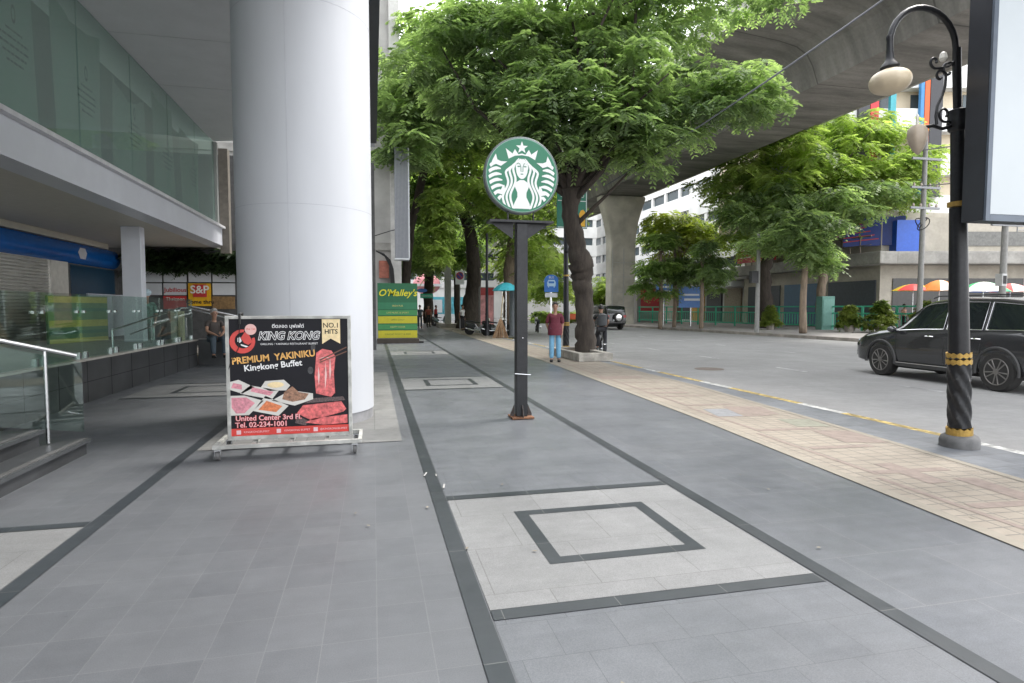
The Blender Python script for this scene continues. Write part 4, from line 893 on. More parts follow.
# face
wl.append([clampr((.185*math.sin(t)*(1 if math.cos(t) > 0 else .93+.0*t), .20+(.26 if math.cos(t) > 0 else .30)*math.cos(t))) for t in [2*PI*k/32 for k in range(32)]])
# body between the hair
wl.append([clampr(p) for p in [(-.06,-.13),(.06,-.13),(.17,-.20),(.20,-.32),(.13,-.48),(.13,-.6),(.22,-.78),(.26,-.95),(-.26,-.95),(-.22,-.78),(-.13,-.6),(-.13,-.48),(-.20,-.32),(-.17,-.20)]])
# hair strands, mirrored
for sg in (-1,1):
    for j in range(3):
        x0 = .225+.105*j; path = []; wd = []
        for k in range(34):
            s = k/33; y_ = .46-.06*j-s*(1.42-.06*j)
            base = .08+(x0-.08)*min(1,(s*5)**.6) if s < .2 else x0
            x_ = base+.045*math.sin(s*10.5+.2)*min(1,s*3)*1.3+(.085*max(0,s-.25)*(1.2)); path.append((sg*x_, y_)); wd.append(.062*min(1,.35+s*4))
        wl += ribbon(path, wd)
    # tail bands
    for j in range(7):
        y_ = .26-.155*j; path = []
        for k in range(9):
            s = k/8; xo = math.sqrt(max(.02,.9-y_*y_*.95)); xi = max(.62-.02*j, .50)
            if j > 3: xi = .52+.015*(j-4)
            x_ = xi+(xo-xi)*s; path.append((sg*x_, y_+.10*math.sin(PI*s)*.5-.09*s+.05))
        wl += ribbon(path, [.03+.06*min(1,k/3) for k in range(9)])
    wl.append([clampr((sg*x, y)) for x, y in [(.86,.33),(.72,.27),(.60,.23),(.42,.36),(.60,.36),(.70,.40),(.74,.56),(.82,.42)]])
    wl.append([clampr((sg*x, y)) for x, y in [(.50,-.28),(.56,-.33),(.60,-.42),(.70,-.44),(.70,-.52),(.56,-.55),(.48,-.45)]])
mb = MB()
for i, p in enumerate(wl): mb.poly(Fd, p, .0018+.000012*i)
mb.build('emblem', mat('emblem_white', (.78,.80,.78), .4, var=0), face, True)
for sg in (-1,1):
    gl_.append([(sg*.04*K_,.235*K_),(sg*.085*K_,.26*K_),(sg*.145*K_,.24*K_),(sg*.09*K_,.222*K_)])
    gl_ += ribbon([(sg*.028,.10),(sg*.03,.22),(sg*.06,.315),(sg*.11,.335),(sg*.155,.30)], .018)
gl_ += [[(-.055*K_,.035*K_),(0,.05*K_),(.055*K_,.035*K_),(0,.015*K_)], [(-.03*K_,.105*K_),(0,.09*K_),(.03*K_,.105*K_),(0,.10*K_)]]
gl_.append([(-.03*K_,.46*K_),(.03*K_,.46*K_),(.0,.44*K_)])
mb = MB()
for p in gl_: mb.poly(Fd, p, .004)
mb.build('emblem_features', mat('sign_green'), face, True)

# ================================================================== PUB BOARD
def pub_board(x0, x1, Y, zb, zt, label, nm='pub_board'):
    t = thing(nm, label, 'sign', ((x0+x1)/2, Y, 0 if zb < .5 else .69)); W_ = x1-x0; F = fr((x0,Y,zb),Ux,Uz); H = zt-zb
    MB().obox(F,0,W_,0,H,-.08,0).build('board', mat('pub_green', (.015,.13,.055), .5, var=.1), t, True)
    bands = [(0,.14,'pub_yellow',(.52,.47,.02)),(.155,.25,'pub_green_light',(.05,.25,.08)),(.265,.40,'pub_yellow',None),(.415,.51,'pub_green_light',None),(.525,.65,'pub_green_mid',(.03,.19,.09))]
    for i, (a, b_, m_, c_) in enumerate(bands):
        p = MB().obox(F,.01,W_-.01,a*H+.01,b_*H,.001,.006).build('band', mat(m_, c_ or (.5,.5,.5), .5, var=.08), t, True)
        s_ = ['SUNDAY ROAST & BEER','HAPPY HOUR','OPEN DAILY','LIVE MUSIC & SPORT','IRISH PUB'][i]
        text('lettering', s_, .07*H/1.6, fr((x0+W_/2,Y,zb+(a+b_)/2*H),Ux,Uz), mat('pub_gold', (.55,.5,.15), .5) if i in (1,3,4) else mat('pub_ink', (.1,.2,.02), .5), p, .008)
    text('lettering', "O'Malley's", .40*W_/1.7, fr((x0+W_/2,Y,zb+.82*H),Ux,Uz), mat('pub_letter_yellow', (.72,.66,.02), .5), t, .008, shear=.3, bold=.015)
    return t
pbt = pub_board(.19,1.85,26,.22,2.55,'green and yellow striped pub board standing on the footpath beyond the column')
MB().box(.15,1.9,25.75,26.3,.0,.2).build('base', mat('base_brown', (.06,.05,.04), .8), pbt, True)
MB().tube([(.3,26.2,.05),(1.0,26.1,.1),(2.1,25.9,.03)], .06, 6).build('sandbag', black_rubber, pbt, True)
a = at(47,346,X=-7.0); c_ = at(84,297,X=-7.0)
F = None
t2 = thing('pub_menu_board', 'green and yellow striped pub board seen behind the glass panes of the terrace', 'sign', (-7,a.y,.69))
F = fr((-7,a.y,.70),(0,1,0),Uz); F = (F[0], Vector((.25,1,0)).normalized(), F[2])
Hb, Wb = 1.08, 1.9
MB().obox((F[0],F[1],F[2]),0,Wb,0,Hb,0,.05).build('board', mat('menu_green', (.14,.24,.13), .5), t2, True)  # board and band colours paled to imitate the reflection on the glass before them
mat('menu_yellow', (.45,.43,.12), .5); mat('menu_mid', (.09,.2,.14), .5)
for z0_, z1_, m_ in ((0,.1,'menu_yellow'),(.2,.28,'menu_mid'),(.36,.52,'menu_yellow'),(.72,.8,'menu_mid'),(.92,1.06,'menu_yellow')): MB().obox(F,.02,Wb-.02,z0_,z1_,.051,.058).build('band', MATS[m_], t2, True)

# ================================================================== STREET LAMP (near)
def scroll(c, r0, r1, a0, a1, U, V, n=26):
    c, U, V = Vector(c), Vector(U), Vector(V)
    return [c+(U*math.cos(a0+(a1-a0)*i/n)+V*math.sin(a0+(a1-a0)*i/n))*(r0+(r1-r0)*i/n) for i in range(n+1)]
def lamp_post(name, label, x, y, arm=True, base=True):
    t = thing(name, label, 'street lamp', (x,y,0), 0, 'ornate black street lamps'); O = Vector((x,y,0))
    MB().lathe((x,y,0), [(.185,.0),(.185,.08),(.17,.12),(.14,.14)], 24).build('base', mat('lamp_base', (.15,.15,.15), .8, var=.3, stain=.3), t, True, smooth=True)
    # spiral fluted lower shaft
    n = 28; vs = []; hs = np.linspace(.22, .93, 40)
    for h in hs:
        for k in range(n): a = 2*PI*k/n; r = .104+.008*math.cos(6*(a+h*5)); vs.append((x+r*math.cos(a), y+r*math.sin(a), h))
    fs = [(i*n+k, i*n+(k+1)%n, (i+1)*n+(k+1)%n, (i+1)*n+k) for i in range(39) for k in range(n)]
    MB().add(vs, fs).build('fluted_shaft', black_metal, t, True, smooth=True)
    MB().lathe((x,y,0), [(.098,.98),(.090,1.6),(.080,2.56)], 24).build('shaft', black_metal, t, True, smooth=True)
    MB().lathe((x,y,0), [(.070,2.62),(.068,3.0),(.066,3.34),(.088,3.36),(.10,3.43),(.09,3.49),(.09,3.56),(.038,3.58),(.034,4.19)], 20).build('upper_shaft', black_metal, t, True, smooth=True)
    for z0_, z1_, r in ((.14,.20,.122),(.915,.945,.118),(.985,1.01,.116),(2.57,2.62,.098)):
        nn = 24; mb = MB(); vs = []
        for zz, kk in ((z0_,0),(z1_,1)):
            for k in range(nn): a = 2*PI*k/nn; vs.append((x+r*math.cos(a), y+r*math.sin(a), zz+(.022*(k%2) if kk == 1 and z1_ < 2 else (-.018*(k%2) if kk == 0 and z1_ < 2 and z0_ > .5 else 0))))
        for k in range(nn): a = 2*PI*k/nn; vs.append((x+(r-.035)*math.cos(a), y+(r-.035)*math.sin(a), z1_))
        for k in range(nn): a = 2*PI*k/nn; vs.append((x+(r-.035)*math.cos(a), y+(r-.035)*math.sin(a), z0_))
        fs = [(i*nn+k, i*nn+(k+1)%nn, (i+1)*nn+(k+1)%nn, (i+1)*nn+k) for i in range(2) for k in range(nn)]+[(k, 3*nn+k, 3*nn+(k+1)%nn, (k+1)%nn) for k in range(nn)]
        mb.add(vs, fs).build('gold_band', gold, t, True)
    MB().lathe((x,y,0), [(.108,.958),(.118,.97),(.108,.982)], 20).build('ring', black_metal, t, True, smooth=True)
    if arm:
        pts = [O+Vector((-.01,0,3.5)), O+Vector((-.02,0,3.95))]
        for i in range(15): a = PI*i/14; pts.append(O+Vector((-.43+.41*math.cos(a), 0, 4.19+.38*math.sin(a))))
        pts += [O+Vector((-.84,0,4.18))]; pts = [p if p.z < 4.0 or 1 else p for p in pts]
        A_ = MB().tube(pts, [.034]*2+[.030]*16, 10).build('curved_arm', black_metal, t, True, smooth=True)
        MB().lathe((x-.84,y,0), [(.028,4.28),(.034,4.26),(.028,4.23),(.034,4.11),(.04,4.06),(.055,4.02),(.085,3.99),(.092,3.97),(.075,3.94),(.085,3.92)], 16).build('lamp_neck', black_metal, t, True, smooth=True)
        # ribbed globe: squat pumpkin
        n = 48; m_ = 14; vs = []
        for i in range(m_+1):
            ph = PI*i/m_
            for k in range(n):
                a = 2*PI*k/n; rr_ = .195*math.sin(ph)*(1-.035*abs(math.cos(a*4)))+.002
                vs.append((x-.84+rr_*math.cos(a), y+rr_*math.sin(a), 3.83-.125*math.cos(ph)))
        MB().add(vs, [(i*n+k, i*n+(k+1)%n, (i+1)*n+(k+1)%n, (i+1)*n+k) for i in range(m_) for k in range(n)]).build('globe', mat('lamp_globe', (.56,.47,.33), .45, var=.08, coat=.2), t, True, smooth=True)
        # side bracket with scrolls and small lantern
        br = MB(); O = O+Vector((0,0,.10))
        br.tube([O+Vector(p) for p in ((-.08,0,3.30),(-.2,0,3.27),(-.32,0,3.30),(-.46,0,3.28),(-.54,0,3.27))], .018, 8)
        br.tube([O+Vector((-.08,0,3.33))]+scroll(O+Vector((-.17,0,3.42)), .085, .03, -1.0, -7.2, Ux, Uz), .013, 7)
        br.tube([O+Vector(p) for p in ((-.27,0,3.31),(-.28,0,3.40),(-.26,0,3.50),(-.20,0,3.60),(-.16,0,3.70),(-.15,0,3.80))]+scroll(O+Vector((-.22,0,3.80)), .07, .02, 0, 5.5, Ux, Uz), .014, 7)
        br.tube([O+Vector((-.02,0,3.92))]+scroll(O+Vector((-.12,0,3.86)), .09, .03, .5, 5.6, Ux, Uz), .015, 7)
        br.tube([O+Vector((-.02,0,3.97)), O+Vector((-.12,0,3.90)), O+Vector((-.24,0,3.88))]+scroll(O+Vector((-.29,0,3.94)), .065, .02, -1.2, -6.6, Ux, Uz), .014, 7)
        br.build('scroll_bracket', black_metal, t, True, smooth=True)
        MB().lathe((x-.18,y,0), [(.02,4.05),(.04,4.08),(.03,4.13),(.004,4.15)], 12).build('finial', ivory, t, True, smooth=True)
        MB().lathe((x-.51,y,0), [(.004,3.52),(.018,3.49),(.012,3.47),(.018,3.40)], 12).build('finial', ivory, t, True, smooth=True)
        n = 30; prof_ = [(.02,3.365),(.06,3.36),(.092,3.32),(.10,3.26),(.085,3.19),(.055,3.12),(.02,3.075),(.004,3.065)]; vs = []
        for r, z in prof_:
            for k in range(n): a = 2*PI*k/n; q = r*(1-.10*abs(math.cos(a*3))); vs.append((x-.51+q*math.cos(a), y+q*math.sin(a), z+.04))
        MB().add(vs, [(i*n+k, i*n+(k+1)%n, (i+1)*n+(k+1)%n, (i+1)*n+k) for i in range(7) for k in range(n)]).build('lantern', mat('lantern_glass', (.42,.35,.27), .4, var=.1), t, True, smooth=True)
    return t
lp = lamp_post('ornate_street_lamp', 'tall black street lamp with gold bands, curved arm and cream globe beside the light box', 6.16, 5.16)
lp.rotation_euler.y = -R(3.3)
l2 = lamp_post('ornate_street_lamp', 'slim black street lamp with gold band standing between the woman and the big tree', at(565,352,z=0).x, 19.4, arm=False)
for ch in list(l2.children):
    if ch.name.startswith(('upper',)): pass
ext = MB().lathe((at(565,352,z=0).x,19.4,0), [(.085,3.5),(.07,5.5),(.06,6.6)], 14).build('upper_shaft', black_metal, l2, True, smooth=True)

# light box hanging at the right edge
lb = thing('light_box', 'large blank white light box in a black frame at the right edge', 'sign', (6.2,4.6,2.3))
xl = at(984,222,Y=4.55).x
MB().box(xl,xl+2.2,4.56,4.78,2.33,5.6).build('casing', mat('casing_black', (.018,.02,.025), .3), lb, True, bevel=.006)
mb = MB()
for x0,x1,z0_,z1_ in ((xl,xl+.05,2.32,5.6),(xl+2.15,xl+2.2,2.32,5.6),(xl+.052,xl+2.148,2.32,2.38)): mb.box(x0,x1,4.535,4.558,z0_,z1_)
mb.build('frame', mat('frame_slate', (.09,.11,.14), .35, .3), lb, True)
MB().box(xl+.055,xl+2.145,4.545,4.557,2.385,5.55).build('panel', mat('panel_white', (.46,.50,.52), .3, var=.04, scale=1), lb, True)
MB().lathe((xl+1.6,4.85,0), [(.16,.0),(.16,.03),(.08,.032),(.08,2.30)], 16).build('post', black_metal, lb, True)

# ================================================================== KERB-SIDE THINGS
pl = thing('tree_planter', 'low pale stone planter around the foot of the big tree', 'planter', (6.25,17.2,0))
mb = MB()
for x0,x1,y0,y1 in ((5.55,7.0-.44,15.75,15.95),(5.55,5.75,15.952,18.6),(6.36,6.56,15.952,18.6),(5.752,6.358,18.4,18.6)): mb.box(x0,x1,y0,y1,.006,.24)
mb.build('kerb_stones', mat('planter_stone', (.38,.36,.32), .85, var=.15, stain=.3, sscale=3, bump=.3), pl, True, bevel=.015)
MB().box(5.75,6.36,15.95,18.4,.02,.17).build('soil', mat('soil', (.06,.045,.03), .95, var=.4, scale=12, bump=1), pl, True)
# bus stop sign
bs = thing('bus_stop_sign', 'blue arched bus stop sign on a thin pole behind the woman', 'sign', (5.8,20,0))
a = at(551,284,Y=20)
MB().tube([(a.x,20,.0),(a.x,20,a.z+.3)], .03, 8).build('pole', steel, bs, True)
F = fr((a.x,19.95,a.z),Ux,Uz)
pts = [(-.25,-.28),(.25,-.28),(.25,.12)]+[(.25*math.cos(t),.12+.2*math.sin(t)) for t in np.linspace(.2,PI-.2,9)]+[(-.25,.12)]
MB().slab(F, pts, -.02, .0).build('blue_plate', mat('sign_blue', (.02,.15,.50), .4), bs, True)
mb = MB(); mb.poly(F, [(-.15,-.08),(.15,-.08),(.15,.06),(.11,.14),(-.11,.14),(-.15,.06)], .004); mb.poly(F, [(-.12,-.12),(-.08,-.12),(-.08,-.08),(-.12,-.08)], .004); mb.poly(F, [(.08,-.12),(.12,-.12),(.12,-.08),(.08,-.08)], .004)
mb.build('bus_symbol', mat('symbol_pale', (.4,.6,.75), .5), bs, True)
mb = MB(); mb.poly(F, [(-.10,.02),(.10,.02),(.10,.09),(-.10,.09)], .006); mb.build('bus_symbol', mat('sign_blue'), bs, True)
text('lettering', 'BUS', .11, fr((a.x,19.945,a.z+.22),Ux,Uz), lit, bs, .002)
MB().slab(F, [(-.22,-.46),(.22,-.46),(.22,-.31),(-.22,-.31)], -.02, 0).build('white_plate', lit, bs, True)
# green direction sign behind the trunk
gs = thing('direction_sign', 'green direction sign with yellow patch half hidden behind the big trunk', 'sign', (6.5,24,0))
a = at(557,228,Y=22); c_ = at(587,191,Y=22)
MB().tube([(a.x+.35,22.1,0),(a.x+.35,22.1,c_.z)], .05, 8).build('pole', black_metal, gs, True)
MB().box(a.x,c_.x,21.97,22.03,a.z,c_.z).build('board', mat('direction_green', (.01,.16,.11), .4), gs, True)
F = fr((a.x,21.968,a.z),Ux,Uz); W_ = c_.x-a.x; H = c_.z-a.z
mb = MB(); [mb.poly(F, q, .003) for q in ([(.02,.02),(W_-.02,.02),(W_-.02,.05),(.02,.05)],[(.02,H-.05),(W_-.02,H-.05),(W_-.02,H-.02),(.02,H-.02)],[(W_-.05,.05),(W_-.02,.05),(W_-.02,H-.05),(W_-.05,H-.05)],[(.02,H-.42),(W_-.05,H-.42),(W_-.05,H-.39),(.02,H-.39)])]
mb.build('white_border', lit, gs, True)
MB().poly(F, [(W_-.32,.08),(W_-.08,.08),(W_-.08,.62),(W_-.16,.72),(W_-.26,.68),(W_-.32,.55)], .004).build('yellow_patch', mat('patch_yellow', (.7,.38,.02), .5), gs, True)
text('lettering', 'SILOM ROAD', .2, fr((a.x+W_*.5,21.965,a.z+H-.21),Ux,Uz), lit, gs, .002, sx=.8)
# far small signs and poles
def sign_pole(name, label, px, py, Y, h, w_, hh, m, parts=None, pole_m=None, ztop=None):
    g_ = at(px, py, Y=Y); t = thing(name, label, 'sign', (g_.x, Y, 0)); MB().tube([(g_.x,Y,0),(g_.x,Y,h)], .035, 8).build('pole', pole_m or mat('pole_grey', (.25,.26,.27), .6), t, True)
    MB().box(g_.x-w_/2,g_.x+w_/2,Y-.06,Y-.04,h-hh,h).build('plate', m, t, True); return t, g_.x
t, x = sign_pole('no_parking_sign', 'square white no parking sign with dark blue disc before the slim trunk', 460,330,42,4.1,.62,.95,lit)
MB().lathe((x,41.93,3.75), [(.27,0),(.27,.01)], 24, 'y').build('red_ring', redboard, t, True); MB().lathe((x,41.92,3.75), [(.21,0),(.21,.012)], 24, 'y').build('blue_disc', mat('dark_blue_disc', (.04,.04,.22), .5), t, True)
F = fr((x,41.91,3.75),(.707,0,-.707),(.707,0,.707)); MB().obox(F,-.24,.24,-.03,.03,0,.006).build('slash', redboard, t, True)
sp = thing('street_name_signs', 'blue oval plate above a green street name plate on one pole', 'sign', (3.5,44,0))
x = at(417,330,Y=44).x; MB().tube([(x,44,0),(x,44,3.2)], .05, 8).build('pole', steel, sp, True)
a = at(422,290.5,Y=44); MB().lathe((a.x,43.9,a.z), [(.36,-.03),(.36,.03)], 28, 'y', 1.0, .38).build('blue_plate', mat('sign_blue'), sp, True)
a = at(427,296,Y=44); MB().box(a.x-.5,a.x+.42,43.85,43.9,a.z-.16,a.z+.16).build('green_plate', mat('plate_green', (.02,.35,.2), .5), sp, True)
text('lettering','SALADAENG',.13, fr((a.x-.04,43.84,a.z),Ux,Uz), lit, sp, .004)
up = thing('utility_pole', 'pale concrete utility pole left of the square no parking sign', 'pole', (at(448,328,Y=46).x,46,0), 0)
x = at(448,328,Y=46).x; MB().box(x-.24,x+.24,45.8,46.2,0,14).build('shaft', mat('pole_concrete', (.42,.42,.4), .8, var=.1), up, True, bevel=.05)
MB().box(x-.8,x+1.4,45.2,47,0,.3).build('footing', concrete, up, True)
# red and white tall ad pillar
rp = thing('advertising_pillar', 'tall red and pink advertising pillar beside the leaning dark trunk', 'sign', (at(486,330,Y=36).x,36,0))
a = at(480,328,Y=36); c_ = at(494,287,Y=36)
MB().box(a.x,c_.x,36,36.4,0,c_.z).build('casing', mat('pillar_grey', (.3,.3,.3), .6), rp, True)
MB().box(a.x+.04,c_.x-.04,35.96,35.998,.5,c_.z-.05).build('panel', mat('pillar_pink', (.62,.28,.28), .5, var=.5, scale=2.2), rp, True)
MB().box(a.x+.04,c_.x-.04,35.93,35.957,c_.z-.5,c_.z-.05).build('panel_head', redboard, rp, True)
lp3 = thing('black_lamp_pole', 'thin black pole standing in front of the pink pillar', 'pole', (at(487,335,Y=32).x,32,0)); x = at(487,335,Y=32).x
MB().lathe((x,32,0), [(.14,0),(.12,.5),(.08,1.2),(.07,5.5)], 12).build('shaft', black_metal, lp3, True, smooth=True)
# teal umbrella and stall clutter
def umbrella(name, label, c, r, cols, h=.45, pole=2.2, grp=None, cat='umbrella', base_z=0):
    t = thing(name, label, cat, (c.x,c.y,base_z), 0, grp); n = 16
    MB().tube([(c.x,c.y,base_z),(c.x,c.y,c.z+h)], .03, 6).build('pole', steel, t, True)
    for k in range(8):
        vs = []; 
        for i in range(3):
            for j in range(6):
                a = 2*PI*(k*2+i)/n; s = j/5; sag = .93 if i == 1 else 1.0
                vs.append((c.x+r*s*math.cos(a)*sag, c.y+r*s*math.sin(a)*sag, c.z+h*(1-s**1.9)-(.0 if i != 1 else -.02*s)))
        MB().add(vs, [(i*6+j, (i+1)*6+j, (i+1)*6+j+1, i*6+j+1) for i in range(2) for j in range(5)]).build('canopy_panel', cols[k % len(cols)], t, True, smooth=True)
    return t
teal = mat('umbrella_teal', (.05,.40,.48), .6)
umbrella('teal_umbrella', 'teal market umbrella beside the sign post', at(506,291,Y=31), .75, [teal], .45, grp=None)
sh = thing('grey_street_cabinet', 'tall rounded grey utility cabinet partly behind the black sign post', 'cabinet', (at(516,335,Y=31.5).x,31.5,0)); x = at(517,335,Y=31.5).x
MB().lathe((x,31.5,0), [(.42,0),(.42,2.3),(.36,2.6),(.2,2.75)], 20).build('cabinet_body', mat('cabinet_grey', (.22,.24,.26), .5, var=.15), sh, True, smooth=True)
MB().box(x-.02,x+.02,31.06,31.075,.2,2.2).build('door_seam', black_rubber, sh, True)
bm_ = thing('broom', 'straw broom leaning with its brown bristles on the footpath', 'broom', (at(500,338,z=0).x,29.2,0)); g_ = at(500,338,z=0)
n = 40; vs = []; mb = MB()
for k in range(90):
    a = random.uniform(-1,1); b2 = random.uniform(-.1,.1); mb.tube([(g_.x+a*.05,29.2+b2*.2,.95),(g_.x+a*.22,29.2+b2,.5),(g_.x+a*.40,29.2+b2*1.5,.02)], .011, 4)
mb.build('bristles', mat('straw', (.34,.22,.13), .9, var=.3), bm_, True); MB().tube([(g_.x,29.2,.9),(g_.x+.12,29.25,2.1)], .022, 8).build('handle', mat('bamboo', (.4,.3,.15), .6), bm_, True)

# ================================================================== MOTORBIKES
def motorbike(name, label, loc, rz, grp, paint):
    t = thing(name, label, 'motorbike', loc, rz, grp)
    for x in (-.62,.62):
        w_ = MB().lathe((x,0,.29), [(.22,-.045),(.285,-.035),(.295,0),(.285,.035),(.22,.045)], 24, 'y').build('wheel', black_rubber, t, smooth=True)
        mb = MB().lathe((x,0,.29), [(.05,-.05),(.05,.05)], 10, 'y')
        for k in range(8): a = PI*k/4; mb.tube([(x,0,.29),(x+.23*math.cos(a),0,.29+.23*math.sin(a))], .01, 4)
        mb.build('rim', steel, w_)
    MB().tube([(.62,0,.29),(.55,0,.5),(.42,0,.88)], [.035,.035,.03], 8).build('fork', steel, t, smooth=True)
    mb = MB(); F = fr((0,0,0),Ux,Uz)
    mb.slab(F, [(.5,.62),(.44,.86),(.34,.84),(.22,.5),(-.15,.42),(-.28,.62),(-.62,.70),(-.85,.74),(-.80,.62),(-.5,.45),(-.3,.3),(.1,.24),(.32,.34)], -.10, .10); mb.build('body', paint, t, bevel=.006)
    MB().slab(F, [(.72,.60),(.9,.50),(.88,.46),(.62,.60),(.42,.56),(.45,.62)], -.06, .06).build('front_fender', paint, t, bevel=.005)
    MB().slab(F, [(-.02,.66),(.02,.72),(-.2,.74),(-.5,.80),(-.78,.80),(-.80,.74),(-.4,.69)], -.13, .13).build('seat', black_rubber, t, bevel=.006)
    MB().box(-.3,.15,-.12,.12,.24,.42).build('engine', steel, t, bevel=.02)
    MB().tube([(.05,-.14,.26),(-.4,-.15,.27),(-.8,-.16,.38)], [.025,.045,.05], 8).build('exhaust', steel, t, smooth=True)
    MB().tube([(.36,-.34,.98),(.42,-.2,1.0),(.42,0,.92),(.42,.2,1.0),(.36,.34,.98)], .016, 6).build('handlebar', steel, t, smooth=True)
    MB().ball((.5,0,.86), .08, .1, .09).build('headlight', ivory, t, smooth=True)
    for sg in (-1,1): q = MB().tube([(.40,sg*.22,1.0),(.38,sg*.28,1.14)], .007, 5).ball((.38,sg*.29,1.17), .02,.06,.04).build('mirror', black_rubber, t, smooth=True)
    return t
mp_ = mat('bike_black', (.03,.035,.035), .25, coat=.5); mp2 = mat('bike_green', (.03,.09,.08), .3, coat=.5)
GM = 'motorbikes parked by the trees'
m0 = motorbike('motorbike', 'dark motorbike parked crosswise at the foot of the leaning trunk', (at(486,335,z=0).x-.3,33.0,0), R(-25), GM, mp_)
m1 = copy_tree(m0); m1.location = (m0.location.x+.75,32.0,0); m1['label'] = 'dark motorbike parked nearest the straw broom'
m2 = copy_tree(m0); m2.location = (at(537,326,Y=36).x,36,0); m2.rotation_euler.z = R(80); m2['label'] = 'motorbike showing its tail just right of the sign post'
m3 = motorbike('motorbike', 'distant motorbike beside the pale utility pole', (at(441,326,Y=50).x,50,0), R(20), GM, mp2)

# ================================================================== PEOPLE
skin_m = mat('skin', (.32,.18,.12), .55, var=.05); hair_m = mat('hair', (.012,.01,.009), .45)
def person(label, loc, rz, shirt, trousers, pose='stand', shoes=None, hair=hair_m, extras=None, sleeve='short', grp=None, longhair=False, H=1.0, skin_c=skin_m):
    """standing or seated figure facing local -Y"""
    t = thing('person', label, 'person', loc, rz, grp); s = H
    Vv = lambda x, y, z: (x*s, y*s, z*s)
    if pose == 'stand':
        J = dict(pel=(0,0,.93), hl=(.09,0,.90), kl=(.10,-.01,.50), al=(.105,.02,.09), tl=(.12,-.13,.035), hr=(-.09,0,.90), kr=(-.10,-.03,.50), ar=(-.10,.0,.09), tr=(-.115,-.15,.035))
        ch = (0,0,1.22); nk = (0,.0,1.43); hd = (0,-.015,1.60)
        J.update(sl=(.165,.0,1.37), el=(.22,.04,1.09), wl=(.19,-.03,.85), sr=(-.165,.0,1.37), er=(-.24,.06,1.10), wr=(-.17,.10,.88))
    elif pose == 'sit':
        J = dict(pel=(0,0,.50), hl=(.10,-.02,.50), kl=(.14,-.42,.50), al=(.13,-.38,.10), tl=(.13,-.52,.04), hr=(-.10,-.02,.50), kr=(-.14,-.42,.50), ar=(-.13,-.36,.10), tr=(-.13,-.5,.04))
        ch = (0,-.03,.78); nk = (0,-.06,.98); hd = (0,-.09,1.15)
        J.update(sl=(.165,-.05,.93), el=(.22,-.18,.70), wl=(.10,-.36,.62), sr=(-.165,-.05,.93), er=(-.22,-.18,.70), wr=(-.10,-.36,.62))
    elif pose == 'ride':
        J = dict(pel=(0,.10,.98), hl=(.09,.08,.95), kl=(.12,-.24,.72), al=(.11,-.08,.36), tl=(.11,-.22,.30), hr=(-.09,.08,.95), kr=(-.12,-.12,.56), ar=(-.11,.02,.19), tr=(-.11,-.12,.14))
        ch = (0,-.06,1.25); nk = (0,-.16,1.45); hd = (0,-.22,1.61)
        J.update(sl=(.17,-.13,1.39), el=(.25,-.25,1.17), wl=(.22,-.45,1.06), sr=(-.17,-.13,1.39), er=(-.25,-.25,1.17), wr=(-.22,-.45,1.06))
    if extras: J.update(extras)
    names = ['pel','hl','kl','al','tl','hr','kr','ar','tr','ch','nk','hd0','hd1','hd2','sl','el','wl','sr','er','wr']
    hv = Vector(hd); J['ch'] = ch; J['nk'] = nk; J['hd0'] = tuple(hv+Vector((0,-.005,-.075))); J['hd1'] = tuple(hv); J['hd2'] = tuple(hv+Vector((0,.012,.075)))
    rad = dict(pel=(.135,.105), hl=(.085,.085), kl=(.056,.056), al=(.038,.038), tl=(.038,.03), hr=(.085,.085), kr=(.056,.056), ar=(.038,.038), tr=(.038,.03), ch=(.145,.10), nk=(.052,.055), hd0=(.062,.07), hd1=(.078,.092), hd2=(.066,.08),
               sl=(.055,.055), el=(.04,.04), wl=(.028,.028), sr=(.055,.055), er=(.04,.04), wr=(.028,.028))
    # hands
    for sd, w_, e_ in (('l','wl','el'),('r','wr','er')):
        d = (Vector(J[w_])-Vector(J[e_])).normalized(); J['p'+sd] = tuple(Vector(J[w_])+d*.07); rad['p'+sd] = (.034,.022); names.append('p'+sd)
    E = [('pel','hl'),('hl','kl'),('kl','al'),('al','tl'),('pel','hr'),('hr','kr'),('kr','ar'),('ar','tr'),('pel','ch'),('ch','nk'),('nk','hd0'),('hd0','hd1'),('hd1','hd2'),('ch','sl'),('sl','el'),('el','wl'),('wl','pl'),('ch','sr'),('sr','er'),('er','wr'),('wr','pr')]
    for sd, w_, e_ in (('l','wl','el'),('r','wr','er')):
        d = (Vector(J[w_])-Vector(J[e_])).normalized(); sx_ = Vector((1,0,0)) if sd == 'l' else Vector((-1,0,0)); per = d.cross(Vector((0,1,0))).normalized() if abs(d.y) < .9 else Vector((1,0,0))
        pb_ = Vector(J['p'+sd])
        for k, (o_, L_) in enumerate(((-.024,.055),(-.008,.068),(.008,.063),(.024,.050))):
            n1 = 'f%s%da' % (sd,k); J[n1] = tuple(pb_+Vector((0,1,0))*o_+d*.03); J[n1+'b'] = tuple(pb_+Vector((0,1,0))*o_+d*(.03+L_)-sx_*.012)
            rad[n1] = (.0095,.0095); rad[n1+'b'] = (.007,.007); names += [n1, n1+'b']; E += [('p'+sd,n1),(n1,n1+'b')]
        n1 = 'th'+sd; J[n1] = tuple(Vector(J[w_])+d*.075+Vector((0,-.045,0))); rad[n1] = (.010,.010); names.append(n1); E.append((w_,n1))
    idx = {n_: i for i, n_ in enumerate(names)}
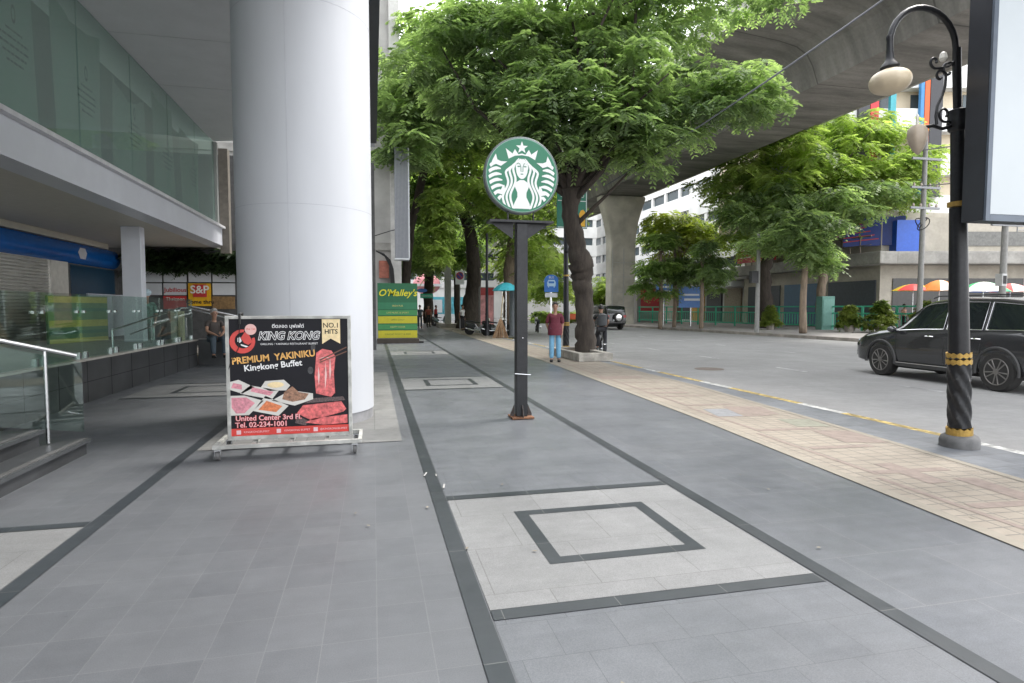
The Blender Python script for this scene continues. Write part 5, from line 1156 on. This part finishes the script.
    def sk(nm, ns, m, grow=1.0, tweak=None, sub=2):
        js = []; ii = {n_: i for i, n_ in enumerate(ns)}
        for n_ in ns:
            p = J[n_]; r = rad[n_]; g_ = grow
            if tweak and n_ in tweak: p = tweak[n_].get('p', p); r = tweak[n_].get('r', r); g_ = tweak[n_].get('g', grow)
            js.append((Vv(*p), r[0]*g_*s, r[1]*g_*s))
        return skin(nm, js, [(ii[a], ii[b_]) for a, b_ in E if a in ii and b_ in ii], m, t, sub)
    sk('body', names, skin_c)
    lowp = Vector(J['pel'])+Vector((0,0,-.10))
    up = ['pel','ch','sl','sr','nk']
    tw = {'nk': dict(r=(.07,.07), p=tuple(Vector(J['nk'])-Vector((0,0,.03)))), 'pel': dict(r=(.165,.13), p=tuple(Vector(J['pel'])+Vector((0,0,-.02)))), 'ch': dict(r=(.165,.12)), 'sl': dict(r=(.075,.075)), 'sr': dict(r=(.075,.075))}
    if sleeve: up += ['el','er']; tw['el'] = dict(p=tuple(Vector(J['sl']).lerp(Vector(J['el']), .98 if sleeve == 'long' else .62)), r=(.062,.062)); tw['er'] = dict(p=tuple(Vector(J['sr']).lerp(Vector(J['er']), .98 if sleeve == 'long' else .62)), r=(.062,.062))
    sk('shirt', up, shirt, 1.0, tw)
    lo = ['pel','hl','kl','al','hr','kr','ar']
    sk('trousers', lo, trousers, 1.0, {'pel': dict(r=(.13,.10)), 'hl': dict(r=(.088,.088)), 'hr': dict(r=(.088,.088)), 'kl': dict(r=(.078,.078)), 'kr': dict(r=(.078,.078)), 'al': dict(r=(.066,.07)), 'ar': dict(r=(.066,.07))})
    for a_, b_ in (('al','tl'),('ar','tr')):
        p, q = Vector(J[a_]), Vector(J[b_]); z = max(.045, 0)
        MB().ball(Vv((p.x+q.x)/2,(p.y+q.y)/2-.0,q.z+.008), .05*s,.14*s,.045*s).build('shoe', shoes or black_rubber, t, smooth=True)
    hc = hv+Vector((0,.02,.03)); mb = MB(); n_ = 14
    cap = []
    m_ = 7; vs = []
    for i in range(m_+1):
        ph = PI*.62*i/m_
        for k in range(n_):
            a = 2*PI*k/n_; fr_ = .72 if (math.sin(a) < -.3 and i > 4) else 1
            vs.append(Vv(hc.x+.092*math.sin(ph)*math.cos(a)*(1+.05*math.sin(5*a)), hc.y+.108*math.sin(ph)*math.sin(a)*fr_, hc.z+.115*math.cos(ph)+(.035 if (math.sin(a) < -.3 and i > 4) else 0)))
    MB().add(vs, [(i*n_+k, i*n_+(k+1)%n_, (i+1)*n_+(k+1)%n_, (i+1)*n_+k) for i in range(m_) for k in range(n_)]).build('hair', hair, t, smooth=True, auto=180)
    if longhair: MB().ball(Vv(hv.x,hv.y+.09,hv.z-.06), .085*s,.06*s,.14*s).build('hair', hair, t, smooth=True)
    # face
    fy = hv.y-.088
    for sg in (-1,1):
        MB().ball(Vv(hv.x+sg*.032,fy-.002,hv.z+.004), .013*s,.006*s,.007*s,8,6).build('eye', black_rubber, t, smooth=True)
        MB().ball(Vv(hv.x+sg*.08,hv.y+.005,hv.z-.005), .012*s,.022*s,.034*s,8,6).build('ear', skin_c, t, smooth=True)
    MB().ball(Vv(hv.x,fy-.008,hv.z-.022), .014*s,.018*s,.026*s,8,6).build('nose', skin_c, t, smooth=True)
    MB().ball(Vv(hv.x,fy+.002,hv.z-.062), .026*s,.008*s,.008*s,8,6).build('mouth', mat('lips', (.25,.08,.07), .5), t, smooth=True)
    return t
g_ = at(555,362,z=0)
wmn = person('woman in a maroon shirt and pale blue trousers standing by the tree planter', (g_.x,g_.y,0), R(-14), mat('maroon', (.12,.018,.032), .8, var=.2, scale=14), mat('pale_blue_cloth', (.17,.38,.56), .8, var=.15, scale=9),
    hair=mat('hair_grey', (.06,.05,.05), .5), sleeve='long', H=.965)
# blouse hem, so that the shirt hangs loose
MB().lathe((0,0,0), [(.205,.75),(.208,.79),(.196,.95),(.17,1.08)], 22, 'z', 1, .84).build('shirt_hem', MATS['maroon'], wmn, smooth=True)
GP = 'people on the far footpath'
p1 = person('distant person in a dark red top and black trousers walking under the far trees', (at(429,327,z=0).x-.1,47,0), R(10), mat('dark_red_cloth', (.25,.06,.04), .8), mat('black_cloth', (.02,.02,.022), .8), grp=GP, longhair=True)
p2 = person('distant person in grey blue clothes close to the left tree trunk', (at(420,328,Y=45).x,45,0), R(170), mat('slate_cloth', (.05,.07,.09), .8), MATS['slate_cloth'], grp=GP)
p3 = person('person in a white shirt beside the parked motorbikes behind the leaning trunk', (at(462.5,326,Y=40).x,40,0), R(40), mat('white_cloth', (.6,.6,.6), .8), MATS['black_cloth'], grp=GP)
p4 = person('vendor in a red top standing near the far utility pole', (at(441,326,Y=49).x-.2,51,0), R(60), mat('red_cloth', (.45,.05,.05), .8), MATS['black_cloth'], grp=GP)
# people on the terrace
flower = mat('floral_cloth', (.12,.25,.2), .8, var=.9, scale=9)
p5 = person('person with a pale cap and patterned green clothes standing behind the terrace glass', (at(148,345,Y=18.3).x,18.3,.25), R(15), flower, flower, sleeve='long', grp=None)
MB().ball((0,-.02,1.67), .12,.15,.11).ball((0,-.12,1.65), .09,.09,.02).build('cap', mat('cap_blue', (.45,.58,.66), .7), p5, smooth=True)
p6 = person('person in dark clothes standing right beside the square white column', (at(136,345,Y=18.6).x,18.6,.25), R(200), MATS['black_cloth'], MATS['slate_cloth'], grp=None)
p7 = person('grey haired person in dark clothes sitting on the end wall of the terrace', (at(214,350,Y=17.0).x,17.02,.21), R(30), mat('taupe_cloth', (.06,.05,.045), .8), MATS['slate_cloth'], 'sit', hair=mat('hair_silver', (.35,.33,.31), .6))
pp = thing('window_advert', 'colourful advert with a dark haired figure in yellow behind the terrace glass', 'sign', (-7.4,16.7,.69))
F = fr((-7.0,20.0,.72),(0,-1,0),Uz)
MB().obox(F,0,2.9,0,1.15,-.04,0).build('board', mat('advert_pale', (.42,.44,.5), .5), pp, True)
MB().poly(F, [(.1,.05),(2.8,.05),(2.8,.35),(1.8,.42),(.1,.3)], .004).build('blue_shape', mat('advert_blue', (.04,.12,.3), .5), pp, True)
MB().poly(F, [(.5,.1),(.55,.5),(.8,.62),(1.3,.6),(1.7,.45),(1.75,.12)], .006).build('yellow_shape', mat('advert_yellow', (.6,.38,.03), .5), pp, True)
MB().poly(F, [(1.2+.22*math.cos(t_),.78+.25*math.sin(t_)) for t_ in np.linspace(0,2*PI,16)[:-1]], .008).build('dark_shape', mat('advert_dark', (.07,.04,.03), .6), pp, True)
# ================================================================== CYCLIST
bx, by = 7.22, 18.4
bk = thing('bicycle', 'black bicycle ridden along the kerb past the big tree', 'bicycle', (bx,by,-.13), PI/2-R(15))
for x in (-.52,.52):
    w_ = MB(); 
    w_.tube([(x+.33*math.cos(a),0,.34+.33*math.sin(a)) for a in np.linspace(0,2*PI,33)], .021, 6, False)
    w_ = w_.build('wheel', black_rubber, bk, smooth=True); mb = MB()
    for k in range(14): a = 2*PI*k/14; mb.tube([(x,0,.34),(x+.32*math.cos(a),0,.34+.32*math.sin(a))], .003, 3)
    mb.lathe((x,0,.34), [(.025,-.05),(.025,.05)], 8, 'y').build('spokes', steel, w_)
mb = MB()
for a_, b_ in (((-.52,0,.34),(-.08,0,.30)),((-.08,0,.30),(-.20,0,.86)),((-.52,0,.34),(-.16,0,.72)),((-.08,0,.30),(.36,0,.74)),((-.17,0,.74),(.34,0,.86)),((.33,0,.92),(.40,0,.66)),((.40,0,.66),(.52,0,.34))): mb.tube([a_,b_], .017, 8)
mb.build('frame', mat('bike_frame', (.03,.03,.04), .3), bk, smooth=True)
MB().slab(fr((0,0,0),Ux,Uz), [(-.36,.88),(-.30,.92),(-.10,.90),(-.08,.87),(-.3,.86)], -.06, .06).build('saddle', black_rubber, bk, bevel=.015)
MB().tube([(.30,-.28,1.0),(.34,-.1,1.02),(.33,0,.95),(.34,.1,1.02),(.30,.28,1.0)], .013, 6).build('handlebar', black_metal, bk, smooth=True)
MB().tube([(-.08,-.1,.30),(-.08,.1,.30)], .015, 6).tube([(-.08,.09,.30),(.0,.09,.14),(.04,.17,.14)], .012, 6).tube([(-.08,-.09,.30),(-.16,-.09,.46),(-.12,-.17,.46)], .012, 6).build('pedal_crank', steel, bk)
cy_ = person('cyclist in black seen from behind with a dark backpack riding beside the tree', (bx,by-.08,-.13), PI-R(15), MATS['black_cloth'], mat('dark_shorts', (.03,.03,.035), .8), 'ride')
MB().lathe((0,.17,1.24), [(.05,-.2),(.15,-.17),(.16,0),(.14,.17),(.05,.22)], 14, 'z', 1, .62).build('backpack', mat('backpack', (.05,.055,.06), .7), cy_, smooth=True)

# ================================================================== CARS
car_glass = mat('car_glass', (.015,.02,.02), .04, spec=1.0, var=0); chrome = mat('chrome', (.7,.7,.7), .15, 1, var=0)
tyre = mat('tyre', (.025,.024,.023), .85, var=.2); alloy = mat('alloy_dark', (.20,.19,.18), .4, .6)
def car(name, label, loc, rz, paint, st, L_front, L_rear, wr, wx, win, hw=.96, spare=False, trim=True):
    t = thing(name, label, 'car', loc, rz)
    keys = [s_[0] for s_ in st]; xs = np.linspace(keys[0], keys[-1], 61); cols = [np.interp(xs, keys, [s_[i] for s_ in st]) for i in range(1,6)]
    # smooth the profile a little
    for c_ in cols: c_[1:-1] = .25*c_[:-2]+.5*c_[1:-1]+.25*c_[2:]
    def ring(i):
        w_, zb, zbelt, wt, zt = [c_[i] for c_ in cols]
        half = [(.0,zb),(w_*.82,zb),(w_*.96,zb+.05),(w_*.985,zb+.16),(w_*1.0,zb+.36),(w_*.995,zbelt-.20),(w_*.975,zbelt-.06),(w_*.955,zbelt),
                ((w_*.955)*.7+wt*.3,zbelt*.7+zt*.3*1.0),((w_*.955)*.35+wt*.65,zbelt*.35+zt*.65),(wt*1.0,zt-.035),(wt*.93,zt-.006),(wt*.6,zt+.018),(0,zt+.025)]
        return half
    vs = []; R0 = ring(0); K = len(R0)
    for i in range(len(xs)):
        h = ring(i); vs += [(xs[i], y_, z_) for y_, z_ in h]+[(xs[i], -y_, z_) for y_, z_ in h[-2:0:-1]]
    M = 2*K-2; n = len(xs)
    fs = [(i*M+k, i*M+(k+1)%M, (i+1)*M+(k+1)%M, (i+1)*M+k) for i in range(n-1) for k in range(M)]+[tuple(range(M)), tuple(range((n-1)*M, n*M))]
    body = MB().add(vs, fs).build('body', paint, t, smooth=True)
    cut = []
    for x in wx:
        for sg in (-1,1): cut.append(MB().lathe((x,sg*(hw-.10),wr), [(wr+.055,-.26),(wr+.055,.26)], 36, 'y'))
    boolean_cut(body, cut)
    for p in body.data.polygons: p.use_smooth = True
    try: body.data.set_sharp_from_angle(angle=R(32))
    except Exception: pass
    def side(x, s_, sg, off=.012):
        w_, zb, zbelt, wt, zt = [float(np.interp(x, xs, c_)) for c_ in cols]
        y_ = (w_*.955)*(1-s_)+wt*s_; z_ = zbelt*(1-s_)+zt*s_
        return (x, sg*(y_+off), z_+.004)
    for sg in (-1,1):
        for poly_ in win:
            # subdivided patch following the body side
            (xa0, xb0), (xa1, xb1) = poly_; nn = 6; pv = []
            for i in range(nn+1):
                for j in range(4):
                    s_ = .07+.80*j/3; xx = (xa0+(xa1-xa0)*j/3)*(1-i/nn)+(xb0+(xb1-xb0)*j/3)*(i/nn); pv.append(side(xx, s_, sg))
            MB().add(pv, [(i*4+j, (i+1)*4+j, (i+1)*4+j+1, i*4+j+1) for i in range(nn) for j in range(3)]).build('side_window', car_glass, t, smooth=True)
            if trim:
                rim = [side(xa0+(xb0-xa0)*k/6, .05, sg, .02) for k in range(7)]+[side(xb0+(xb1-xb0)*k/4, .05+.84*k/4, sg, .02) for k in range(1,5)]+[side(xb1+(xa1-xb1)*k/6, .89, sg, .02) for k in range(1,7)]+[side(xa1+(xa0-xa1)*k/4, .89-.84*k/4, sg, .02) for k in range(1,5)]
                MB().tube(rim, .009, 5, False).build('window_trim', chrome, t, smooth=True)
        # wheel arch lips and sill
        for x in wx:
            arc = [(x+(wr+.075)*math.cos(a), sg*(hw-.005), wr+(wr+.075)*math.sin(a)) for a in np.linspace(-.15,PI+.15,22)]
            MB().tube(arc, .03, 6).build('arch_trim', mat('arch_plastic', (.045,.045,.045), .6), t, smooth=True)
        MB().box(wx[1]+wr+.1, wx[0]-wr-.1, sg*hw-.03, sg*hw+.012, .27, .36).build('sill_trim', mat('arch_plastic'), t, bevel=.01)
        MB().box(wx[1]+wr+.12, wx[0]-wr-.12, min(sg*(hw+.014),sg*(hw+.02)), max(sg*(hw+.014),sg*(hw+.02)), .345, .362).build('sill_chrome', chrome, t)
        for x in (.12,-.98):
            MB().tube([(x+.11,sg*(hw-.015),.96),(x+.06,sg*(hw+.025),.965),(x-.06,sg*(hw+.025),.965),(x-.11,sg*(hw-.015),.96)], .013, 6).build('door_handle', chrome, t, smooth=True)
        for x in (-.25,-1.08,1.02):
            mb = MB(); mb.tube([(x,sg*(hw*.995),.40),(x,sg*(hw*1.0),.75),(x,sg*(hw*.975),1.0)], .005, 4); mb.build('door_seam', black_rubber, t)
        m_ = MB().ball((1.02,sg*(hw+.10),1.09), .09,.11,.07).tube([(1.0,sg*(hw-.08),1.03),(1.0,sg*(hw+.05),1.06)], .02, 6).build('wing_mirror', paint, t, smooth=True)
        MB().ball((L_front-.20,sg*.68,.78), .20,.16,.075).build('headlight', mat('lamp_clear', (.6,.65,.7), .08, coat=1), t, smooth=True)
        MB().box(L_rear+.02-.04, L_rear+.14, min(sg*.6,sg*.84), max(sg*.6,sg*.84), .92, 1.10).build('tail_light', mat('tail_red', (.4,.02,.02), .15, coat=1), t, bevel=.02)
        MB().tube([(-1.8,sg*.66,cols[4].max()+.045),(-1.7,sg*.68,cols[4].max()+.06),(.15,sg*.68,cols[4].max()+.05),(.3,sg*.66,cols[4].max()+.005)], .014, 6).build('roof_rail', black_metal, t, smooth=True)
    # windscreen and rear glass
    for (x0,x1,nm) in win_ends[name]:
        pv = []
        for i in range(5):
            xx = x0+(x1-x0)*i/4; w_, zb, zbelt, wt, zt = [float(np.interp(xx, xs, c_)) for c_ in cols]
            for y_ in np.linspace(-wt*.92, wt*.92, 7): pv.append((xx+(.012 if x0 > 0 else -.012), float(y_), zt+.026-.02*abs(y_/wt)**2))
        MB().add(pv, [(i*7+j, (i+1)*7+j, (i+1)*7+j+1, i*7+j+1) for i in range(4) for j in range(6)]).build(nm, car_glass, t, smooth=True)
    for x in wx:
        for sg in (-1,1):
            yc = sg*(hw-.12); w_ = MB().lathe((x,yc,wr), [(wr*.62,-.12),(wr*.93,-.12),(wr,-.09),(wr,.09),(wr*.93,.12),(wr*.62,.12)], 40, 'y').build('wheel', tyre, t, smooth=True)
            mb = MB().lathe((x,yc+sg*.05,wr), [(wr*.61,-.04),(wr*.66,0),(wr*.66,.05),(wr*.60,.055)], 32, 'y') if 0 else MB()
            rimr = wr*.66
            mb.tube([(x+rimr*math.cos(a), yc+sg*.115, wr+rimr*math.sin(a)) for a in np.linspace(0,2*PI,33)], .014, 6, False)
            for k in range(10):
                a = 2*PI*k/10+(.10 if k%2 else -.10); mb.tube([(x+.05*math.cos(a),yc+sg*.10,wr+.05*math.sin(a)),(x+rimr*math.cos(a),yc+sg*.112,wr+rimr*math.sin(a))], [.024,.018], 6)
            mb.lathe((x,yc+sg*.10,wr), [(.06,-.03),(.055,.03)], 14, 'y'); mb.build('rim', alloy, w_, smooth=True)
            MB().lathe((x,yc+sg*.02,wr), [(wr*.645,-.02),(wr*.645,.02)], 24, 'y').build('brake_well', mat('well_black', (.008,.008,.008), .9), w_)
    MB().box(L_front-.14,L_front+.01,-.32,.32,.45,.62).build('grille', black_rubber, t, bevel=.03)
    MB().box(L_rear-.012,L_rear+.05,-.26,.26,.66,.78).build('number_plate', lit, t)
    MB().box(wx[1]-.1,wx[0]+.1,-hw+.35,hw-.35,.20,.40).build('underbody', black_rubber, t)
    if spare:
        sw = MB().lathe((L_rear-.12,-.1,.92), [(.12,-.10),(.33,-.10),(.35,0),(.33,.10),(.12,.10)], 32, 'x').build('spare_wheel', tyre, t, smooth=True)
        MB().lathe((L_rear-.23,-.1,.92), [(.05,-.01),(.24,0),(.24,.01)], 24, 'x').build('spare_cover', chrome, sw, smooth=True)
    return t
win_ends = {'parked_suv': [(.42,1.10,'windscreen'),(-2.02,-2.33,'rear_window')], 'distant_jeep': [(.42,.98,'windscreen'),(-1.97,-2.06,'rear_window')]}
st = [(-2.43,.72,.50,.90,.60,1.02),(-2.38,.86,.40,1.02,.68,1.12),(-2.2,.925,.33,1.12,.70,1.45),(-1.95,.945,.30,1.13,.70,1.66),(-1.2,.955,.28,1.11,.71,1.74),(-.3,.955,.28,1.09,.71,1.76),(.35,.955,.28,1.07,.69,1.70),
      (.75,.955,.28,1.055,.70,1.46),(1.1,.955,.28,1.045,.76,1.16),(1.28,.955,.28,1.01,.84,1.085),(1.7,.95,.28,.95,.82,1.04),(2.1,.93,.28,.88,.78,.96),(2.33,.88,.30,.76,.70,.84),(2.44,.76,.36,.62,.60,.68)]
suv = car('parked_suv', 'dark charcoal sport utility car with chrome window trim in the near lane', (12.85,10.62,-.13), PI/2-R(3.0), mat('suv_paint', (.05,.052,.055), .25, .5, var=.06, coat=1, scale=2),
    st, 2.44, -2.43, .37, (1.46,-1.45), [((-.22,.98),(-.22,.46)),((-1.10,-.30),(-1.10,-.30)),((-1.98,-1.18),(-1.80,-1.18))])
suv.scale.z = 1.045
st2 = [(-2.10,.82,.50,1.0,.74,1.2),(-2.06,.88,.42,1.10,.78,1.60),(-1.9,.90,.38,1.12,.78,1.78),(-.3,.905,.36,1.12,.78,1.82),(.4,.905,.36,1.10,.76,1.78),(.95,.905,.36,1.08,.78,1.26),(1.2,.905,.36,1.02,.82,1.12),(1.8,.89,.36,.98,.80,1.06),(2.02,.84,.42,.86,.74,.94),(2.1,.76,.5,.72,.66,.80)]
g_ = at(603,329,z=-.13)
jp = car('distant_jeep', 'black off road car with a spare wheel on its back driving away by the pier', (g_.x,g_.y,-.13), PI/2+R(6), mat('jeep_paint', (.02,.021,.022), .25, coat=.6, var=.05), st2, 2.1, -2.10, .38, (1.3,-1.25),
    [((-.2,.85),(-.2,.48)),((-1.0,-.28),(-1.0,-.28)),((-1.85,-1.08),(-1.85,-1.08))], .905, True, False)

# ================================================================== ACROSS THE ROAD: RAILING, SHRUBS, STALLS
rg = thing('green_railing', 'long green metal railing along the far footpath', 'railing', (28,40,0))
green_paint = mat('green_paint', (.05,.40,.25), .5, var=.15)
A_ = Vector((26.6,60,0)); B_2 = Vector((32.5,22.5,0)); L_ = (B_2-A_).length; D = (B_2-A_)/L_; n = int(L_/2.3)
for k in range(n):
    p = A_+D*(k*2.3); mb = MB()
    F = (p, D, Vector((0,0,1)))
    for a_, b_ in (((0,0,.25),(0,0,1.62)),((2.2,0,.25),(2.2,0,1.62))): mb.tube([p+D*a_[0]+Vector((0,0,a_[2]-.25)), p+D*b_[0]+Vector((0,0,b_[2]))], .045, 6)
    for z in (1.6,1.15,.28): mb.tube([p+Vector((0,0,z)), p+D*2.2+Vector((0,0,z))], .055, 6)
    for q in range(1,9): mb.tube([p+D*(q*.245)+Vector((0,0,.28)), p+D*(q*.245)+Vector((0,0,1.15))], .03, 4)
    mb.build('railing_panel', green_paint, rg, True)
def shrub(label, px, Y, r, h, seed, grp='clipped shrubs in pots along the green railing'):
    g_ = at(px, 330, Y=Y); t = thing('potted_shrub', label, 'plant', (g_.x,Y,0), 0, grp)
    MB().lathe((g_.x,Y,0), [(.22,0),(.30,.42),(.33,.45),(.28,.46)], 16).build('pot', mat('pot_grey', (.3,.27,.24), .8, var=.2), t, True, smooth=True)
    MB().tube([(g_.x,Y,.4),(g_.x,Y,.9)], .05, 6).build('stem', bark_pale, t, True)
    g2 = random.Random(seed); cen = []; rr = []
    for k in range(46):
        z = g2.random(); rr_ = r*(1.02-z**1.3)*math.sqrt(g2.random()); a = g2.uniform(0,6.28); cen.append((g_.x+rr_*math.cos(a), Y+rr_*math.sin(a), .35+h*1.25*z)); rr.append((.2,.2,.18))
    leaf_mesh('foliage', sprays(cen, rr, 26, .2, .13, seed), leaf_mat('shrub_leaf', (.05,.10,.02), (.24,.28,.07)), t)
shrub('clipped cone shrub just left of the parked car roof', 880, 30, .85, 1.25, 51)
shrub('rounded clipped shrub next to the teal cabinet', 849, 31, .7, 1.0, 52)
shrub('small reddish green shrub beside the slender trunk', 770, 36, .6, 1.0, 53)
shrub('loose shrub mostly behind the dark car windscreen', 925, 29, .8, 1.2, 54)
GU = 'market umbrellas on the far footpath'
ur, uy, ug, uo, uw, ub, uk = [mat(n_, c_, .6) for n_, c_ in (('u_red',(.65,.03,.03)),('u_yellow',(.75,.5,.03)),('u_green',(.03,.42,.15)),('u_orange',(.75,.25,.04)),('u_white',(.75,.72,.65)),('u_blue',(.05,.15,.62)),('u_pink',(.7,.25,.22)))]
c_ = at(913,291,Y=30); umbrella('market_umbrella', 'red yellow and green umbrella left of the black lamp post', c_, 1.15, [ug,uy,ug,uy,ur,ur,uy,uy], .42, grp=GU)
c_ = at(939,291,Y=29); umbrella('market_umbrella', 'orange and cream umbrella just left of the lamp shaft', c_, 1.05, [uo,uo,uw,uo,uo,uw,uo,uw], .65, grp=GU)
c_ = at(983,292,Y=26); umbrella('market_umbrella', 'cream green and blue umbrella right of the lamp shaft', c_, 1.25, [ub,ub,uw,ug,uw,uw,ug,ub], .55, grp=GU)
c_ = at(1010,292,Y=27); umbrella('market_umbrella', 'pink and red umbrella rightmost above the car roof', c_, 1.1, [uk,ur,uk,uk,ur,uw,uk,ur], .48, grp=GU)
p8 = person('stall vendor with dark hair under the red yellow and green umbrella', (at(904,315,Y=30.5).x,30.5,.02), R(20), mat('peach_cloth', (.5,.28,.2), .8), MATS['black_cloth'], grp='stall vendors')
p9 = person('stall vendor in dark red leaning beside the orange umbrella', (at(917,315,Y=30.5).x,30.5,.02), R(40), MATS['dark_red_cloth'], MATS['black_cloth'], grp='stall vendors')
cbn = thing('teal_cabinet', 'pale teal roadside cabinet behind the green railing', 'cabinet', (at(828,325,Y=35).x,35,0)); x = at(828,325,Y=35).x
MB().box(x-.5,x+.5,35,35.6,0,2.3).build('cabinet_body', mat('teal_paint', (.10,.24,.2), .6, var=.15), cbn, True, bevel=.03); MB().box(x-.42,x+.42,34.975,34.998,.3,2.1).build('cabinet_door', mat('teal_door', (.13,.28,.24), .6), cbn, True)
def upole(label, px, Y, h, r, px_top=None, extras=True):
    x = at(px, 320, Y=Y).x; t = thing('power_pole', label, 'pole', (x,Y,0), 0, 'concrete power poles across the road')
    MB().tube([(x,Y,0),(x+(0 if px_top is None else at(px_top,100,Y=Y).x-x),Y,h)], [r,r*.75], 10).build('shaft', mat('power_pole_grey', (.24,.24,.23), .8, var=.15), t, True, smooth=True)
    if extras:
        for z in (h*.62,h*.72,h*.86): MB().box(x-1.0,x+1.0,Y-.16,Y-.05,z,z+.12).build('crossarm', mat('pole_grey'), t, True)
        for z in (h*.62,h*.72): 
            for q in (-.8,-.3,.3,.8): MB().lathe((x+q,Y-.1,z+.12), [(.05,0),(.07,.08),(.03,.2)], 8).build('insulator', mat('insulator', (.35,.3,.25), .4), t, True)
        pts = [(x+.3*math.sin(a*2.2), Y-.2+.05*a, 6.3+.35*math.cos(a*1.7)) for a in np.linspace(0,9,40)]; MB().tube(pts, .03, 5).build('cable_coil', black_rubber, t, True)
    return t, x
upole('concrete power pole with cable coils left of the near black lamp', 919, 28.5, 11.5, .16)
t, x = upole('concrete power pole with grey transformer boxes below the light box', 1001, 24, 9, .17)
MB().box(x-.55,x-.25,23.6,23.95,2.6,3.2).build('meter_box', mat('box_grey', (.45,.46,.46), .6), t, True); MB().box(x-.5,x-.3,23.58,23.598,2.7,3.1).build('box_window', black_rubber, t, True)
mb = MB()
for q in (-.2,.5): mb.tube([(x+2.3+q,25,5.5),(x+2.3+q,25,7.4)], .03, 6)
for z in (5.6,6.2,6.8,7.3): mb.tube([(x+2.1,25,z),(x+2.8,25,z)], .025, 6)
mb.build('ladder_frame', mat('pole_grey'), t, True)
t, x = upole('slim grey lamp column between the shade trees behind the railing', 757, 32, 6.0, .14, None, False)
MB().box(x-.55,x-.1,31.8,32.1,3.0,3.7).build('signal_box', black_metal, t, True)
for px, py, Y, w_, h_, lab in ((691,297,44,2.2,1.7,'pale blue information sign among the young trees'),(664,289,48,1.6,.9,'small blue sign left of the young trees')):
    a = at(px, py, Y=Y); t = thing('blue_information_sign', lab, 'sign', (a.x,Y,0)); MB().tube([(a.x,Y,0),(a.x,Y,a.z)], .06, 8).build('pole', steel, t, True)
    MB().box(a.x-w_/2,a.x+w_/2,Y-.1,Y-.04,a.z-h_/2,a.z+h_/2).build('plate', mat('info_blue', (.08,.2,.5), .5), t, True)
    mb = MB(); F = fr((a.x,Y-.1,a.z),Ux,Uz); [mb.poly(F, q, .006) for q in ([(-w_*.35,.1),(w_*.3,.1),(w_*.3,.25),(-w_*.35,.25)],[(-w_*.3,-.3),(w_*.35,-.3),(w_*.35,-.12),(-w_*.3,-.12)])]; mb.build('white_mark', lit, t, True)
rc = thing('red_shop_hut', 'small red fronted kiosk with a pale roof right of the pier', 'kiosk', (at(650,320,Y=58).x,58,0)); x = at(651,320,Y=58).x
MB().box(x-1.6,x+1.6,58,60,0,4.0).build('wall', mat('kiosk_grey', (.3,.28,.27), .7), rc, True); MB().box(x-1.2,x+.9,57.94,57.99,1.2,3.5).build('panel', redboard, rc, True); MB().box(x-2.0,x+2.6,57.4,60.2,4.0,4.3).build('roof', white_wall, rc, True)
ob_ = thing('orange_barrier', 'small orange and white road barrier behind the lamp pole', 'barrier', (at(577,325,Y=50).x,50,0)); x = at(577,325,Y=50).x
MB().box(x-.9,x+.9,50,50.1,.5,1.0).build('board', mat('barrier_orange', (.7,.14,.05), .5), ob_, True)
for q in (-.8,.7): MB().box(x+q,x+q+.1,49.9,50.2,-.12,1.3).build('leg', lit, ob_, True)
hg = thing('hedge', 'low clipped green hedge along the far side of the bend', 'hedge', (at(545,318,Y=60).x,60,0)); g2 = random.Random(8); a = at(537,318,Y=62); b_ = at(572,318,Y=62)
cen = [(g2.uniform(a.x,b_.x),62+g2.uniform(-.5,.5),g2.uniform(.1,1.0)) for _ in range(60)]; leaf_mesh('foliage', sprays(cen, [(.5,.4,.3)]*60, 26, .5, .35, 9), leaf_b, hg)
# cables
def cable(label, pts, r):
    P_ = [Vector(p) for p in pts]; out = []
    for a_, b_ in zip(P_[:-1], P_[1:]):
        for i in range(12): s = i/12; q = a_.lerp(b_, s); q.z -= .25*4*s*(1-s)*((b_-a_).length/18)**1.2; out.append(q)
    out.append(P_[-1]); tag(MB().tube(out, r, 6).build('overhead_cable', mat('cable_grey', (.12,.125,.14), .5), smooth=True), label, 'cable')
cable('thick grey overhead cable sagging from the upper right into the big tree', [at(1010,-95,Y=9), at(880,2,Y=11), at(605,186,Y=17)], .022)
cable('thin cable running across in front of the pale power pole', [at(925,150,Y=28), at(1100,120,Y=22)], .03)
cable('lower thin cable between the two concrete power poles', [at(922,186,Y=28), at(1100,165,Y=22)], .03)
cable('thin dark cable behind the coffee sign plate', [at(455,223,Y=40), at(500,229,Y=34), at(575,223,Y=22)], .02)
